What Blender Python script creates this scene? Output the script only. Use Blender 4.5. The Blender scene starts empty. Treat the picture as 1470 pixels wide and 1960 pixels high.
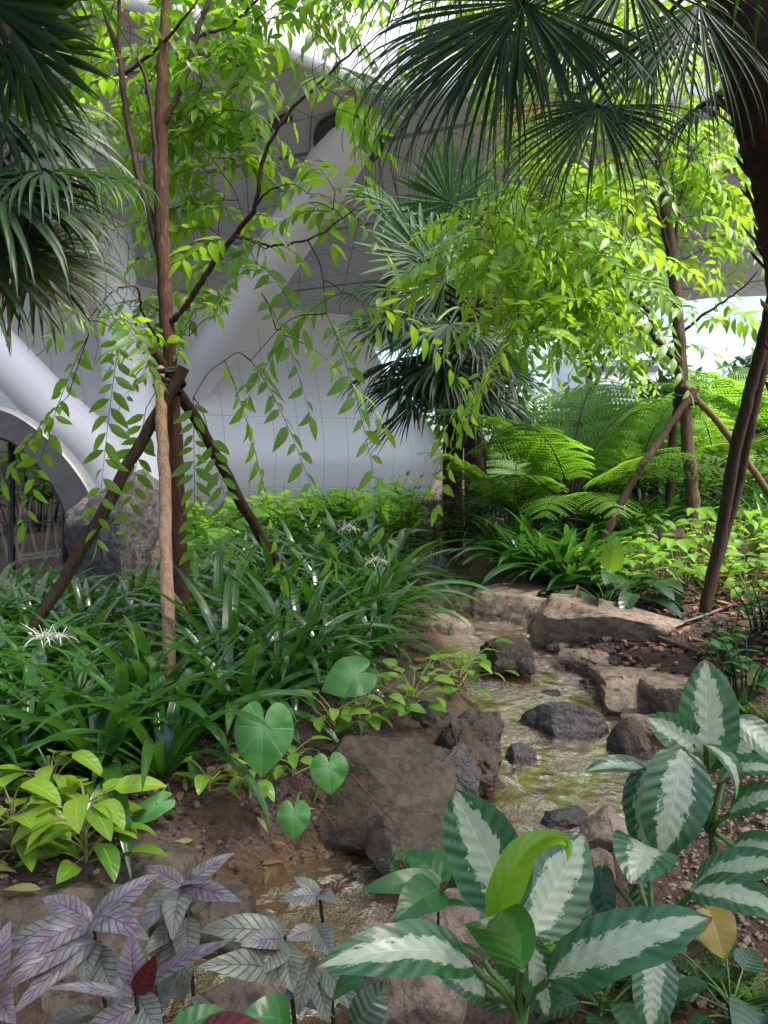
import bpy, bmesh, math, random
import numpy as np
from mathutils import Vector, Matrix, noise as mnoise

# ------------------------------------------------------------------ camera, sky, sun, exposure
SC = bpy.context.scene
COL = SC.collection
F = 1509.0                      # focal length in photograph pixels (1470 x 1960)
PITCH = math.atan(80 / F)
EYE = 1.6
cam = bpy.data.cameras.new('camera')
camo = bpy.data.objects.new('camera', cam)
COL.objects.link(camo)
camo.location = (0, 0, EYE)
camo.rotation_euler = (math.pi / 2 - PITCH, 0, 0)
cam.sensor_fit = 'VERTICAL'
cam.sensor_height = 24
cam.lens = 24 * F / 1960
cam.clip_start = 0.05
cam.clip_end = 2000
SC.camera = camo

SUN_EL, SUN_ROT = math.radians(58), math.radians(118)
w = bpy.data.worlds.new('World')
SC.world = w
w.use_nodes = True
wt = w.node_tree
wt.nodes.clear()
sky = wt.nodes.new('ShaderNodeTexSky')
sky.sky_type = 'NISHITA'
sky.sun_disc = False
sky.sun_elevation = SUN_EL
sky.sun_rotation = SUN_ROT
sky.air_density = 1.0
sky.dust_density = 4.0
sky.ozone_density = 1.2
bg = wt.nodes.new('ShaderNodeBackground')
bg.inputs['Strength'].default_value = 0.14
wo = wt.nodes.new('ShaderNodeOutputWorld')
wt.links.new(sky.outputs[0], bg.inputs[0])
wt.links.new(bg.outputs[0], wo.inputs[0])
sl = bpy.data.lights.new('sun', 'SUN')
sl.energy = 3.0
sl.angle = math.radians(14)
sl.color = (1, 0.96, 0.88)
so = bpy.data.objects.new('sun', sl)
COL.objects.link(so)
sd = Vector((math.sin(SUN_ROT) * math.cos(SUN_EL), math.cos(SUN_ROT) * math.cos(SUN_EL), math.sin(SUN_EL)))
so.rotation_euler = sd.to_track_quat('Z', 'Y').to_euler()
SC.view_settings.view_transform = 'Standard'
SC.view_settings.look = 'None'
SC.view_settings.exposure = 1.65
SC.view_settings.gamma = 1.0
SC.cycles.max_bounces = 7
SC.cycles.diffuse_bounces = 2
SC.cycles.transparent_max_bounces = 12
SC.cycles.sample_clamp_indirect = 8
SC.cycles.use_denoising = True

rng = np.random.default_rng(7)
random.seed(7)
R = lambda a, b: float(rng.uniform(a, b))

# ------------------------------------------------------------------ helpers
cP, sP = math.cos(PITCH), math.sin(PITCH)
def Wp(px, py, d):
    """world point seen at photograph pixel (px, py), d metres in front"""
    u = (px - 735) / F; v = (980 - py) / F
    k = d / (cP + v * sP)
    return np.array([u * k, d, EYE + (v * cP - sP) * k])
def unit(a):
    a = np.asarray(a, float)
    return a / max(1e-9, np.linalg.norm(a))
ORG = {}
class MB:
    """collects grids of quads / triangles and links them as one mesh object"""
    def __init__(s):
        s.V = []; s.Q = []; s.T = []; s.UV = []; s.R = []; s.QM = []; s.TM = []; s.n = 0
    def add(s, P, quads=None, tris=None, uv=None, r=0.5, mi=0):
        P = np.asarray(P, float).reshape(-1, 3); k = len(P)
        s.V.append(P)
        s.UV.append(np.zeros((k, 2)) if uv is None else np.asarray(uv, float).reshape(-1, 2))
        s.R.append(np.broadcast_to(np.asarray(r, float), (k,)).copy())
        if quads is not None and len(quads):
            q = np.asarray(quads, int) + s.n; s.Q.append(q); s.QM.append(np.full(len(q), mi))
        if tris is not None and len(tris):
            q = np.asarray(tris, int) + s.n; s.T.append(q); s.TM.append(np.full(len(q), mi))
        s.n += k
    def grid(s, P, uv=None, r=0.5, mi=0):
        n, m = P.shape[:2]
        i = np.arange(n - 1)[:, None] * m + np.arange(m - 1)[None]
        q = np.stack([i, i + 1, i + m + 1, i + m], -1).reshape(-1, 4)
        s.add(P.reshape(-1, 3), q, None, uv, r, mi)
    def build(s, name, mats, parent=None, origin=None, smooth=True):
        V = np.concatenate(s.V)
        if parent is not None: o0 = np.array(ORG[parent.name])
        else: o0 = np.array(origin if origin is not None else (V.mean(0)[0], V.mean(0)[1], V[:, 2].min()))
        me = bpy.data.meshes.new(name)
        Q = np.concatenate(s.Q) if s.Q else np.zeros((0, 4), int)
        T = np.concatenate(s.T) if s.T else np.zeros((0, 3), int)
        me.vertices.add(len(V)); me.vertices.foreach_set('co', (V - o0).astype('f4').ravel())
        lv = np.concatenate([Q.ravel(), T.ravel()]).astype('i4')
        me.loops.add(len(lv)); me.loops.foreach_set('vertex_index', lv)
        st = np.concatenate([np.arange(len(Q)) * 4, len(Q) * 4 + np.arange(len(T)) * 3]).astype('i4')
        me.polygons.add(len(st)); me.polygons.foreach_set('loop_start', st)
        try: me.polygons.foreach_set('loop_total', np.concatenate([np.full(len(Q), 4), np.full(len(T), 3)]).astype('i4'))
        except Exception: pass
        mi = np.concatenate((s.QM or [np.zeros(0)]) + (s.TM or [np.zeros(0)])).astype('i4')
        me.polygons.foreach_set('material_index', mi)
        me.polygons.foreach_set('use_smooth', np.full(len(st), smooth))
        me.update(calc_edges=True)
        uvl = me.uv_layers.new(name='UVMap')
        uvl.data.foreach_set('uv', np.concatenate(s.UV)[lv].astype('f4').ravel())
        at = me.attributes.new('rnd', 'FLOAT', 'POINT')
        at.data.foreach_set('value', np.concatenate(s.R).astype('f4'))
        for m in (mats if isinstance(mats, (list, tuple)) else [mats]): me.materials.append(m)
        o = bpy.data.objects.new(name, me); COL.objects.link(o)
        if parent is not None: o.parent = parent; ORG[o.name] = o0
        else: o.location = o0; ORG[o.name] = o0
        return o
def tag(o, label=None, cat=None, group=None, kind=None):
    if label: o['label'] = label
    if cat: o['category'] = cat
    if group: o['group'] = group
    if kind: o['kind'] = kind
    return o
def thing(name, loc, label, cat, group=None):
    o = bpy.data.objects.new(name, None); COL.objects.link(o)
    o.location = loc; o.empty_display_size = 0.1
    ORG[o.name] = np.array(loc, float)
    return tag(o, label, cat, group)
def copy_thing(o, loc, rz, sc=1.0, label=None, group=None):
    kids = {}
    for x in bpy.data.objects:
        if x.parent: kids.setdefault(x.parent.name, []).append(x)
    c = o.copy(); COL.objects.link(c)
    c.location = loc; c.rotation_euler = (0, 0, rz); c.scale = (sc, sc, sc)
    ORG[c.name] = np.array(loc, float)
    if label: c['label'] = label
    if group: c['group'] = group
    def rec(src, dst):
        for k in kids.get(src.name, []):
            q = k.copy(); COL.objects.link(q); q.parent = dst; rec(k, q)
    rec(o, c)
    return c

def tube(mb, pts, rad, ns=6, r=0.5, mi=0, cap=True):
    pts = np.asarray(pts, float); n = len(pts)
    rad = np.broadcast_to(np.asarray(rad, float), (n,))
    tg = np.gradient(pts, axis=0); tg /= np.maximum(1e-9, np.linalg.norm(tg, axis=1))[:, None]
    a = unit(np.cross(tg[0], [0.31, 0.17, 0.93] if abs(tg[0][2]) < .9 else [1, .1, 0]))
    P = np.zeros((n, ns + 1, 3)); th = np.linspace(0, 2 * np.pi, ns + 1)
    for i in range(n):
        a = unit(a - tg[i] * np.dot(a, tg[i])); b = np.cross(tg[i], a)
        P[i] = pts[i] + rad[i] * (np.cos(th)[:, None] * a + np.sin(th)[:, None] * b)
    ln = np.concatenate([[0], np.cumsum(np.linalg.norm(np.diff(pts, axis=0), axis=1))])
    uv = np.stack(np.broadcast_arrays(np.linspace(0, 1, ns + 1)[None], ln[:, None]), -1)
    mb.grid(P, uv, r, mi)
    if cap and ns > 3:
        for i, c in ((0, pts[0]), (n - 1, pts[-1])):
            mb.add(np.vstack([P[i][:-1], c]), None, [(j, (j + 1) % ns, ns) for j in range(ns)], None, r, mi)
def smooth_path(p, k=6):
    """Catmull-Rom through the points"""
    p = np.asarray(p, float)
    q = np.vstack([2 * p[0] - p[1], p, 2 * p[-1] - p[-2]]); out = []
    for i in range(1, len(q) - 2):
        for t in np.linspace(0, 1, k, endpoint=False):
            a, b, c, d = q[i - 1:i + 3]
            out.append(.5 * (2 * b + (c - a) * t + (2 * a - 5 * b + 4 * c - d) * t * t + (3 * b - a - 3 * c + d) * t ** 3))
    out.append(p[-1])
    return np.array(out)

lance = lambda t: np.sin(np.pi * np.clip(t, 0, 1) ** .8) ** .85 * (1 - .25 * t) + .02
ovate = lambda t: np.sin(np.pi * np.clip(t, 0, 1) ** .62) ** .75 + .015
broad = lambda t: (1 - np.abs(2 * t ** .85 - 1) ** 2.6) ** .8 * (1 - .15 * t) + .01
strap = lambda t: (.55 + .45 * np.minimum(1, t * 3)) * (1 - np.clip((t - .55) / .45, 0, 1) ** 2.2) + .01
heartp = lambda t: np.interp(t, [0, .04, .14, .3, .5, .7, .85, .95, 1], [.25, .75, .98, 1, .84, .56, .3, .1, .0])
def leaf(mb, o, d, n, L, wd, prof=lance, bend=.5, fold=.2, ns=5, nc=2, r=None, wav=0., mi=0, twist=0., bp=1.0):
    d = unit(d); s = np.cross(d, n)
    if np.linalg.norm(s) < 1e-3: s = np.cross(d, [1, .2, .1])
    s = unit(s); n = np.cross(s, d)
    t = np.linspace(0, 1, ns + 1); th = bend * t ** bp; h = L / ns
    thm = .5 * (th[1:] + th[:-1])
    y = np.concatenate([[0], np.cumsum(np.cos(thm))]) * h
    z = -np.concatenate([[0], np.cumsum(np.sin(thm))]) * h
    C = o + np.outer(y, d) + np.outer(z, n)
    N = np.outer(np.cos(th), n) + np.outer(np.sin(th), d)
    S = np.broadcast_to(s, N.shape)
    if twist:
        a = (twist * t)[:, None]; S, N = S * np.cos(a) + N * np.sin(a), N * np.cos(a) - S * np.sin(a)
    wv = wd / 2 * prof(t); u = np.linspace(-1, 1, nc + 1)
    P = C[:, None] + S[:, None] * (u[None, :, None] * wv[:, None, None]) + N[:, None] * (fold * np.abs(u)[None, :] * wv[:, None])[..., None]
    if wav:
        ph = rng.uniform(0, 6.28)
        P += N[:, None] * (wav * np.sin(t * 17 + ph)[:, None] * (u ** 2)[None] * np.sign(u)[None])[..., None]
    uv = np.stack(np.broadcast_arrays(u[None] * .5 + .5, t[:, None]), -1)
    mb.grid(P, uv, rng.random() if r is None else r, mi)
    return C[-1]
def arcleaf(mb, B, T, n, wd, arch=.1, prof=broad, fold=.15, ns=34, nc=12, r=None, wav=0., mi=0, curl=0., tipn=None, puck=0.):
    """a leaf from B to T that bulges by `arch` (fraction of its length) along n; edges curl by `curl`"""
    B = np.asarray(B, float); T = np.asarray(T, float); Ln = np.linalg.norm(T - B)
    d = (T - B) / Ln; n = unit(np.asarray(n, float) - d * np.dot(n, d))
    t = np.linspace(0, 1, ns + 1)
    C = B + np.outer(t, T - B) + np.outer(4 * t * (1 - t) * arch * Ln, n)
    tg = np.gradient(C, axis=0); tg /= np.linalg.norm(tg, axis=1)[:, None]
    S = np.cross(tg, n); S /= np.maximum(1e-6, np.linalg.norm(S, axis=1))[:, None]; N = np.cross(S, tg)
    wv = wd / 2 * prof(t); u = np.linspace(-1, 1, nc + 1)
    lift = fold * np.abs(u) + curl * u ** 2
    P = C[:, None] + S[:, None] * (u[None, :, None] * wv[:, None, None]) + N[:, None] * (lift[None, :] * wv[:, None])[..., None]
    ph = rng.uniform(0, 6.28)
    if wav: P += N[:, None] * (wav * Ln * np.sin(t * 11 + ph)[:, None] * np.abs(u ** 3)[None] * np.sign(u + .01)[None])[..., None]
    if puck:
        jit = np.interp(t, np.linspace(0, 1, 9), rng.uniform(-.5, .5, 9))
        am = np.interp(t, np.linspace(0, 1, 9), rng.uniform(.4, 1.5, 9))
        wv_ = np.sin(2 * np.pi * (t[:, None] * 7.5 + jit[:, None] - np.abs(u)[None] * 1.5 + .25 * np.sign(u)[None]))
        P += N[:, None] * (puck * Ln * am[:, None] * wv_ * (np.abs(u) * (1.15 - np.abs(u)) * 3)[None])[..., None]
        P += S[:, None] * (.012 * Ln * np.interp(t, np.linspace(0, 1, 8), rng.uniform(-1, 1, 8))[:, None] * np.abs(u)[None] ** 2)[..., None]
    uv = np.stack(np.broadcast_arrays(u[None] * .5 + .5, t[:, None]), -1)
    mb.grid(P, uv, rng.random() if r is None else r, mi)

# ------------------------------------------------------------------ materials
def nd(t, typ, ins=None, **kw):
    n = t.nodes.new(typ)
    for k, v in kw.items(): setattr(n, k, v)
    for k, v in (ins or {}).items():
        s = n.inputs[k]
        if isinstance(v, bpy.types.NodeSocket): t.links.new(v, s)
        else:
            if s.type == 'RGBA' and len(v) == 3: v = (*v, 1)
            s.default_value = v
    return n
def mth(t, op, a, b=0.0, c=None):
    i = {0: a, 1: b}
    if c is not None: i[2] = c
    return nd(t, 'ShaderNodeMath', i, operation=op).outputs[0]
def mix(t, f, a, b, bt='MIX'):
    n = nd(t, 'ShaderNodeMix', None, data_type='RGBA', blend_type=bt)
    for k, v in ((0, f), (6, a), (7, b)):
        s = n.inputs[k]
        if isinstance(v, bpy.types.NodeSocket): t.links.new(v, s)
        elif k: s.default_value = (*v, 1) if len(v) == 3 else v
        else: s.default_value = v
    return n.outputs[2]
def noi(t, sc, det=4, vec=None, rough=.55, dist=0.):
    i = {'Scale': sc, 'Detail': det, 'Roughness': rough, 'Distortion': dist}
    if vec is not None: i['Vector'] = vec
    return nd(t, 'ShaderNodeTexNoise', i).outputs[0]
def ramp(t, f, stops):
    n = nd(t, 'ShaderNodeValToRGB', {0: f}); e = n.color_ramp.elements
    while len(e) < len(stops): e.new(.5)
    for x, (p, c) in zip(e, stops): x.position = p; x.color = (*c, 1) if len(c) == 3 else c
    return n.outputs[0]
def sst(t, x, a, b):
    n = nd(t, 'ShaderNodeMapRange', {0: x, 1: a, 2: b, 3: 0., 4: 1.}, interpolation_type='SMOOTHSTEP'); return n.outputs[0]
def newmat(name):
    m = bpy.data.materials.new(name); m.use_nodes = True; t = m.node_tree; t.nodes.clear()
    return m, t
def out(t, sh): nd(t, 'ShaderNodeOutputMaterial', {0: sh})
def bump(t, h, st=.3, dist=.01, nrm=None):
    i = {'Height': h, 'Strength': st, 'Distance': dist}
    if nrm is not None: i['Normal'] = nrm
    return nd(t, 'ShaderNodeBump', i).outputs[0]

def leaf_uv(t):
    uv = nd(t, 'ShaderNodeSeparateXYZ', {0: nd(t, 'ShaderNodeUVMap', uv_map='UVMap').outputs[0]})
    au = mth(t, 'ABSOLUTE', mth(t, 'MULTIPLY_ADD', uv.outputs[0], 2., -1.))
    return au, uv.outputs[1], uv.outputs[0]
def leaf_mat(name, c1, c2, tc, trans=.35, rough=.38, rib=None, ribw=.06, veins=9, slant=1.0, vb=.25, spec=.5, back=None, blem=None):
    spec = spec * .9
    m, t = newmat(name)
    au, v, u = leaf_uv(t)
    rn = nd(t, 'ShaderNodeAttribute', None, attribute_name='rnd').outputs['Fac']
    ob = nd(t, 'ShaderNodeObjectInfo').outputs['Random']
    geo = nd(t, 'ShaderNodeTexCoord').outputs['Object']
    k = mth(t, 'ADD', mth(t, 'MULTIPLY', rn, .75), mth(t, 'MULTIPLY', ob, .25))
    col = mix(t, k, c1, c2)
    nz = noi(t, 14., 3, geo)
    col = mix(t, mth(t, 'MULTIPLY', nz, .35), col, (c1[0] * .5, c1[1] * .55, c1[2] * .5))
    if blem:
        bm = sst(t, noi(t, 5., 4, geo), .62, .7)
        col = mix(t, mth(t, 'MULTIPLY', bm, sst(t, rn, .55, .95)), col, blem)
    ph = mth(t, 'SINE', mth(t, 'MULTIPLY', mth(t, 'SUBTRACT', mth(t, 'MULTIPLY', v, float(veins)), mth(t, 'MULTIPLY', au, slant)), 6.2832))
    ribm = mth(t, 'SUBTRACT', 1., sst(t, au, ribw * .5, ribw))
    if rib: col = mix(t, mth(t, 'MULTIPLY', ribm, .8), col, rib)
    if back:
        col = mix(t, nd(t, 'ShaderNodeNewGeometry').outputs['Backfacing'], col, back)
    h = mth(t, 'ADD', mth(t, 'MULTIPLY', ph, .5), mth(t, 'MULTIPLY', ribm, -1.5))
    nr = bump(t, h, vb, .003)
    p = nd(t, 'ShaderNodeBsdfPrincipled', {'Base Color': col, 'Roughness': rough, 'Specular IOR Level': spec, 'Normal': nr})
    tcol = mix(t, k, tc, (tc[0] * 1.25, tc[1] * 1.1, tc[2] * .8))
    tr = nd(t, 'ShaderNodeBsdfTranslucent', {'Color': tcol})
    out(t, nd(t, 'ShaderNodeMixShader', {0: trans, 1: p.outputs[0], 2: tr.outputs[0]}).outputs[0])
    return m
def plain_mat(name, c1, c2, sc=8., rough=.8, bst=.4, bd=.01, spec=.3, stretch=None, det=6):
    m, t = newmat(name)
    co = nd(t, 'ShaderNodeTexCoord').outputs['Object']
    if stretch: co = nd(t, 'ShaderNodeMapping', {0: co, 3: stretch}).outputs[0]
    n1 = noi(t, sc, det, co); n2 = noi(t, sc * 4.3, det, co)
    col = mix(t, sst(t, n1, .3, .7), c1, c2)
    col = mix(t, mth(t, 'MULTIPLY', sst(t, n2, .45, .7), .5), col, tuple(x * .55 for x in c1))
    p = nd(t, 'ShaderNodeBsdfPrincipled', {'Base Color': col, 'Roughness': rough, 'Specular IOR Level': spec,
        'Normal': bump(t, mth(t, 'ADD', n1, mth(t, 'MULTIPLY', n2, .4)), bst, bd)})
    out(t, p.outputs[0]); return m
def rock_mat(name, c1, c2, c3, sc=3., wet=0.):
    m, t = newmat(name)
    co = nd(t, 'ShaderNodeTexCoord').outputs['Object']
    n1 = noi(t, sc, 8, co, .62); n2 = noi(t, sc * 7, 8, co, .65); n3 = noi(t, sc * 40, 4, co)
    vo = nd(t, 'ShaderNodeTexVoronoi', {'Vector': nd(t, 'ShaderNodeMapping', {0: co, 3: (1, 1.3, .7)}).outputs[0], 'Scale': sc * 2.2}, feature='DISTANCE_TO_EDGE').outputs[0]
    col = mix(t, sst(t, n1, .32, .68), c1, c2)
    col = mix(t, mth(t, 'MULTIPLY', sst(t, n2, .44, .62), .85), col, c3)
    nz = nd(t, 'ShaderNodeSeparateXYZ', {0: nd(t, 'ShaderNodeNewGeometry').outputs['Normal']}).outputs[2]
    col = mix(t, mth(t, 'MULTIPLY', sst(t, n3, .55, .75), .35), col, tuple(x * .4 for x in c1))
    moss = mth(t, 'MULTIPLY', sst(t, noi(t, sc * 1.7, 5, co), .56, .7), mth(t, 'MULTIPLY', sst(t, nz, .2, .8), .35))
    col = mix(t, moss, col, (.05, .055, .025))
    crack = sst(t, mth(t, 'ADD', vo, mth(t, 'MULTIPLY', n2, .25)), .10, .16)
    h = mth(t, 'ADD', mth(t, 'ADD', n1, mth(t, 'MULTIPLY', n2, .55)), mth(t, 'ADD', mth(t, 'MULTIPLY', n3, .12), mth(t, 'MULTIPLY', crack, .12)))
    wl = nd(t, 'ShaderNodeAttribute', None, attribute_name='rnd').outputs['Fac']
    wl = sst(t, mth(t, 'ADD', wl, mth(t, 'MULTIPLY', mth(t, 'SUBTRACT', n2, .5), .5)), .35, .6)
    col = mix(t, mth(t, 'MULTIPLY', wl, .8), col, tuple(x * .38 for x in c1))
    ro = mth(t, 'MULTIPLY_ADD', wl, -.5 + .3 * wet, .82 - .5 * wet)
    p = nd(t, 'ShaderNodeBsdfPrincipled', {'Base Color': col, 'Roughness': ro, 'Specular IOR Level': .35 + .3 * wet,
        'Normal': bump(t, h, .9, .035)})
    out(t, p.outputs[0]); return m
def bark_mat(name, c1, c2, c3, vs=(14, 14, 2.2), bst=.7):
    m, t = newmat(name)
    co = nd(t, 'ShaderNodeMapping', {0: nd(t, 'ShaderNodeTexCoord').outputs['Object'], 3: vs}).outputs[0]
    n1 = noi(t, 1.6, 7, co, .65); n2 = noi(t, 6., 6, co)
    col = mix(t, sst(t, n1, .35, .65), c1, c2)
    col = mix(t, mth(t, 'MULTIPLY', sst(t, n2, .52, .66), .8), col, c3)
    p = nd(t, 'ShaderNodeBsdfPrincipled', {'Base Color': col, 'Roughness': .85, 'Specular IOR Level': .25, 'Normal': bump(t, mth(t, 'ADD', n1, mth(t, 'MULTIPLY', n2, .5)), bst, .012)})
    out(t, p.outputs[0]); return m

M = {}
M['tree'] = leaf_mat('tree_leaf', (.045, .13, .012), (.13, .25, .02), (.30, .58, .03), .48, .4, (.12, .22, .05), .05, 8, .8, .15, blem=(.35, .25, .03))
M['tree2'] = leaf_mat('tree_leaf_lime', (.055, .155, .014), (.135, .28, .02), (.32, .58, .04), .48, .42, (.2, .32, .05), .05, 8, .8, .15, blem=(.45, .32, .04))
M['lily'] = leaf_mat('strap_leaf', (.012, .055, .011), (.040, .125, .017), (.10, .31, .022), .22, .2, (.03, .10, .02), .12, 0, 0, .25, .85, blem=(.28, .22, .05))
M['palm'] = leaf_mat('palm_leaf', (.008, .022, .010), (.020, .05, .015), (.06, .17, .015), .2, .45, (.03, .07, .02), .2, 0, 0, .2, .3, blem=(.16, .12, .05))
M['palm2'] = leaf_mat('palm_leaf_lit', (.012, .048, .014), (.032, .09, .022), (.09, .25, .03), .28, .5, (.04, .10, .03), .2, 0, 0, .2, .22)  # lighter copy of palm_leaf; light on the fans is put into the colour
M['palmy'] = leaf_mat('palm_leaf_yellowing', (.04, .07, .014), (.2, .17, .02), (.4, .34, .03), .35, .4, (.1, .12, .03), .2, 0, 0, .2, .5, blem=(.5, .3, .02))
M['fern'] = leaf_mat('fern_leaf', (.07, .20, .02), (.14, .30, .025), (.28, .60, .04), .45, .45, None, .05, 0, 0, .1)
M['shrub'] = leaf_mat('shrub_leaf', (.022, .075, .014), (.06, .15, .02), (.14, .36, .03), .3, .33, (.07, .15, .04), .05, 8, .9, .25)
M['bright'] = leaf_mat('bright_leaf', (.07, .20, .022), (.14, .32, .035), (.28, .58, .05), .4, .38, (.16, .32, .06), .05, 7, .9, .3)
M['lime'] = leaf_mat('lime_leaf', (.06, .17, .018), (.24, .36, .028), (.36, .58, .04), .3, .33, (.35, .5, .06), .045, 6, 1.0, .3)
M['pothos'] = leaf_mat('trailing_leaf', (.06, .17, .02), (.17, .30, .03), (.25, .5, .05), .32, .33, (.15, .3, .05), .05, 6, 1.0, .3)
M['dark'] = leaf_mat('dark_leaf', (.008, .035, .014), (.018, .06, .022), (.04, .14, .03), .15, .3, (.05, .09, .04), .05, 7, .9, .35, .55)
M['green'] = leaf_mat('green_leaf', (.012, .075, .02), (.028, .12, .028), (.06, .26, .03), .25, .32, (.05, .16, .05), .05, 5, .8, .2, .5)
M['gold'] = leaf_mat('yellow_leaf', (.20, .15, .018), (.25, .19, .022), (.3, .24, .03), .3, .45, (.3, .25, .06), .05, 7, .9, .1, blem=(.12, .07, .02))
M['dead'] = leaf_mat('dry_leaf', (.12, .055, .02), (.24, .13, .05), (.2, .1, .03), .2, .6, (.14, .08, .03), .06, 7, .9, .4, .3)
M['fallen'] = leaf_mat('fallen_leaf', (.14, .14, .04), (.2, .2, .06), (.2, .2, .05), .2, .5, (.2, .2, .08), .06, 7, .9, .3)
M['red'] = leaf_mat('red_petal', (.55, .02, .015), (.6, .03, .02), (.7, .03, .02), .3, .5, None, .05, 0, 0, .1)
M['white'] = leaf_mat('white_petal', (.52, .54, .48), (.6, .61, .56), (.5, .55, .42), .3, .5, None, .05, 0, 0, .05)
M['deepred'] = leaf_mat('deep_red_leaf', (.055, .008, .012), (.09, .012, .016), (.2, .015, .02), .25, .4, (.14, .03, .03), .05, 7, .9, .4)
M['stem'] = plain_mat('green_stem', (.04, .10, .02), (.07, .15, .03), 20, .45, .1)
M['stemd'] = plain_mat('dark_stem', (.012, .012, .01), (.03, .025, .018), 20, .6, .2)
M['vinestem'] = plain_mat('pale_stem', (.14, .16, .05), (.2, .2, .07), 20, .5, .1)
M['twig'] = plain_mat('twig_bark', (.035, .018, .012), (.06, .03, .02), 20, .8, .2)
M['bark'] = bark_mat('red_brown_bark', (.075, .034, .02), (.05, .023, .015), (.13, .068, .042))
M['barkg'] = bark_mat('grey_brown_bark', (.085, .055, .035), (.05, .032, .022), (.14, .10, .065))
M['stake'] = bark_mat('dark_stake_wood', (.028, .017, .011), (.055, .033, .02), (.012, .008, .006), (25, 25, 2.5))
M['stakep'] = bark_mat('pale_stake_wood', (.36, .24, .16), (.26, .14, .09), (.11, .055, .038), (22, 22, 3), .4)
M['stakeb'] = bark_mat('brown_stake_wood', (.12, .07, .04), (.17, .10, .06), (.06, .035, .02), (25, 25, 2.5))
M['palmbark'] = bark_mat('palm_bark', (.028, .016, .012), (.05, .026, .018), (.012, .008, .007), (6, 6, 14), 1.0)
M['fibre'] = bark_mat('palm_fibre', (.07, .03, .02), (.11, .045, .03), (.03, .014, .01), (14, 14, 5), 1.0)
M['strap'] = plain_mat('black_strap', (.012, .012, .012), (.02, .02, .02), 30, .6, .3)
M['rock'] = rock_mat('brown_rock', (.034, .026, .018), (.070, .052, .037), (.016, .013, .010), 3.0)
M['rockp'] = rock_mat('pink_rock', (.14, .105, .08), (.22, .17, .132), (.072, .053, .042), 3.0)
M['rockt'] = rock_mat('tan_rock', (.062, .048, .036), (.115, .09, .068), (.028, .022, .017), 3.4)
M['rockg'] = rock_mat('grey_rock', (.055, .05, .05), (.11, .10, .098), (.025, .023, .023), 2.2)
M['rockd'] = rock_mat('dark_wet_rock', (.028, .025, .023), (.055, .048, .043), (.013, .012, .012), 4.0, .6)
M['gravel'] = plain_mat('gravel_stone', (.14, .10, .07), (.22, .17, .125), 9, .8, .3)
M['mulch'] = plain_mat('mulch_chip', (.16, .075, .048), (.26, .15, .10), 11, .85, .4)
M['pipe'] = plain_mat('brown_pipe', (.07, .045, .04), (.09, .06, .05), 8, .55, .1)
M['metal'] = plain_mat('dark_frame_metal', (.03, .032, .034), (.045, .047, .05), 5, .4, .05, spec=.5)
M['archface'] = plain_mat('shaded_arch_face', (.035, .036, .04), (.045, .046, .05), 2, .55, .02)  # front band of the arch, its shade put into the darker grey
M['archm'] = plain_mat('grey_arch_metal', (.10, .102, .11), (.115, .118, .125), 2, .4, .02, spec=.5)
M['concrete'] = plain_mat('pale_concrete', (.42, .38, .38), (.5, .46, .45), 5, .8, .1)
M['white_paint'] = plain_mat('white_paint', (.78, .79, .8), (.82, .82, .83), 3, .4, .02)

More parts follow.
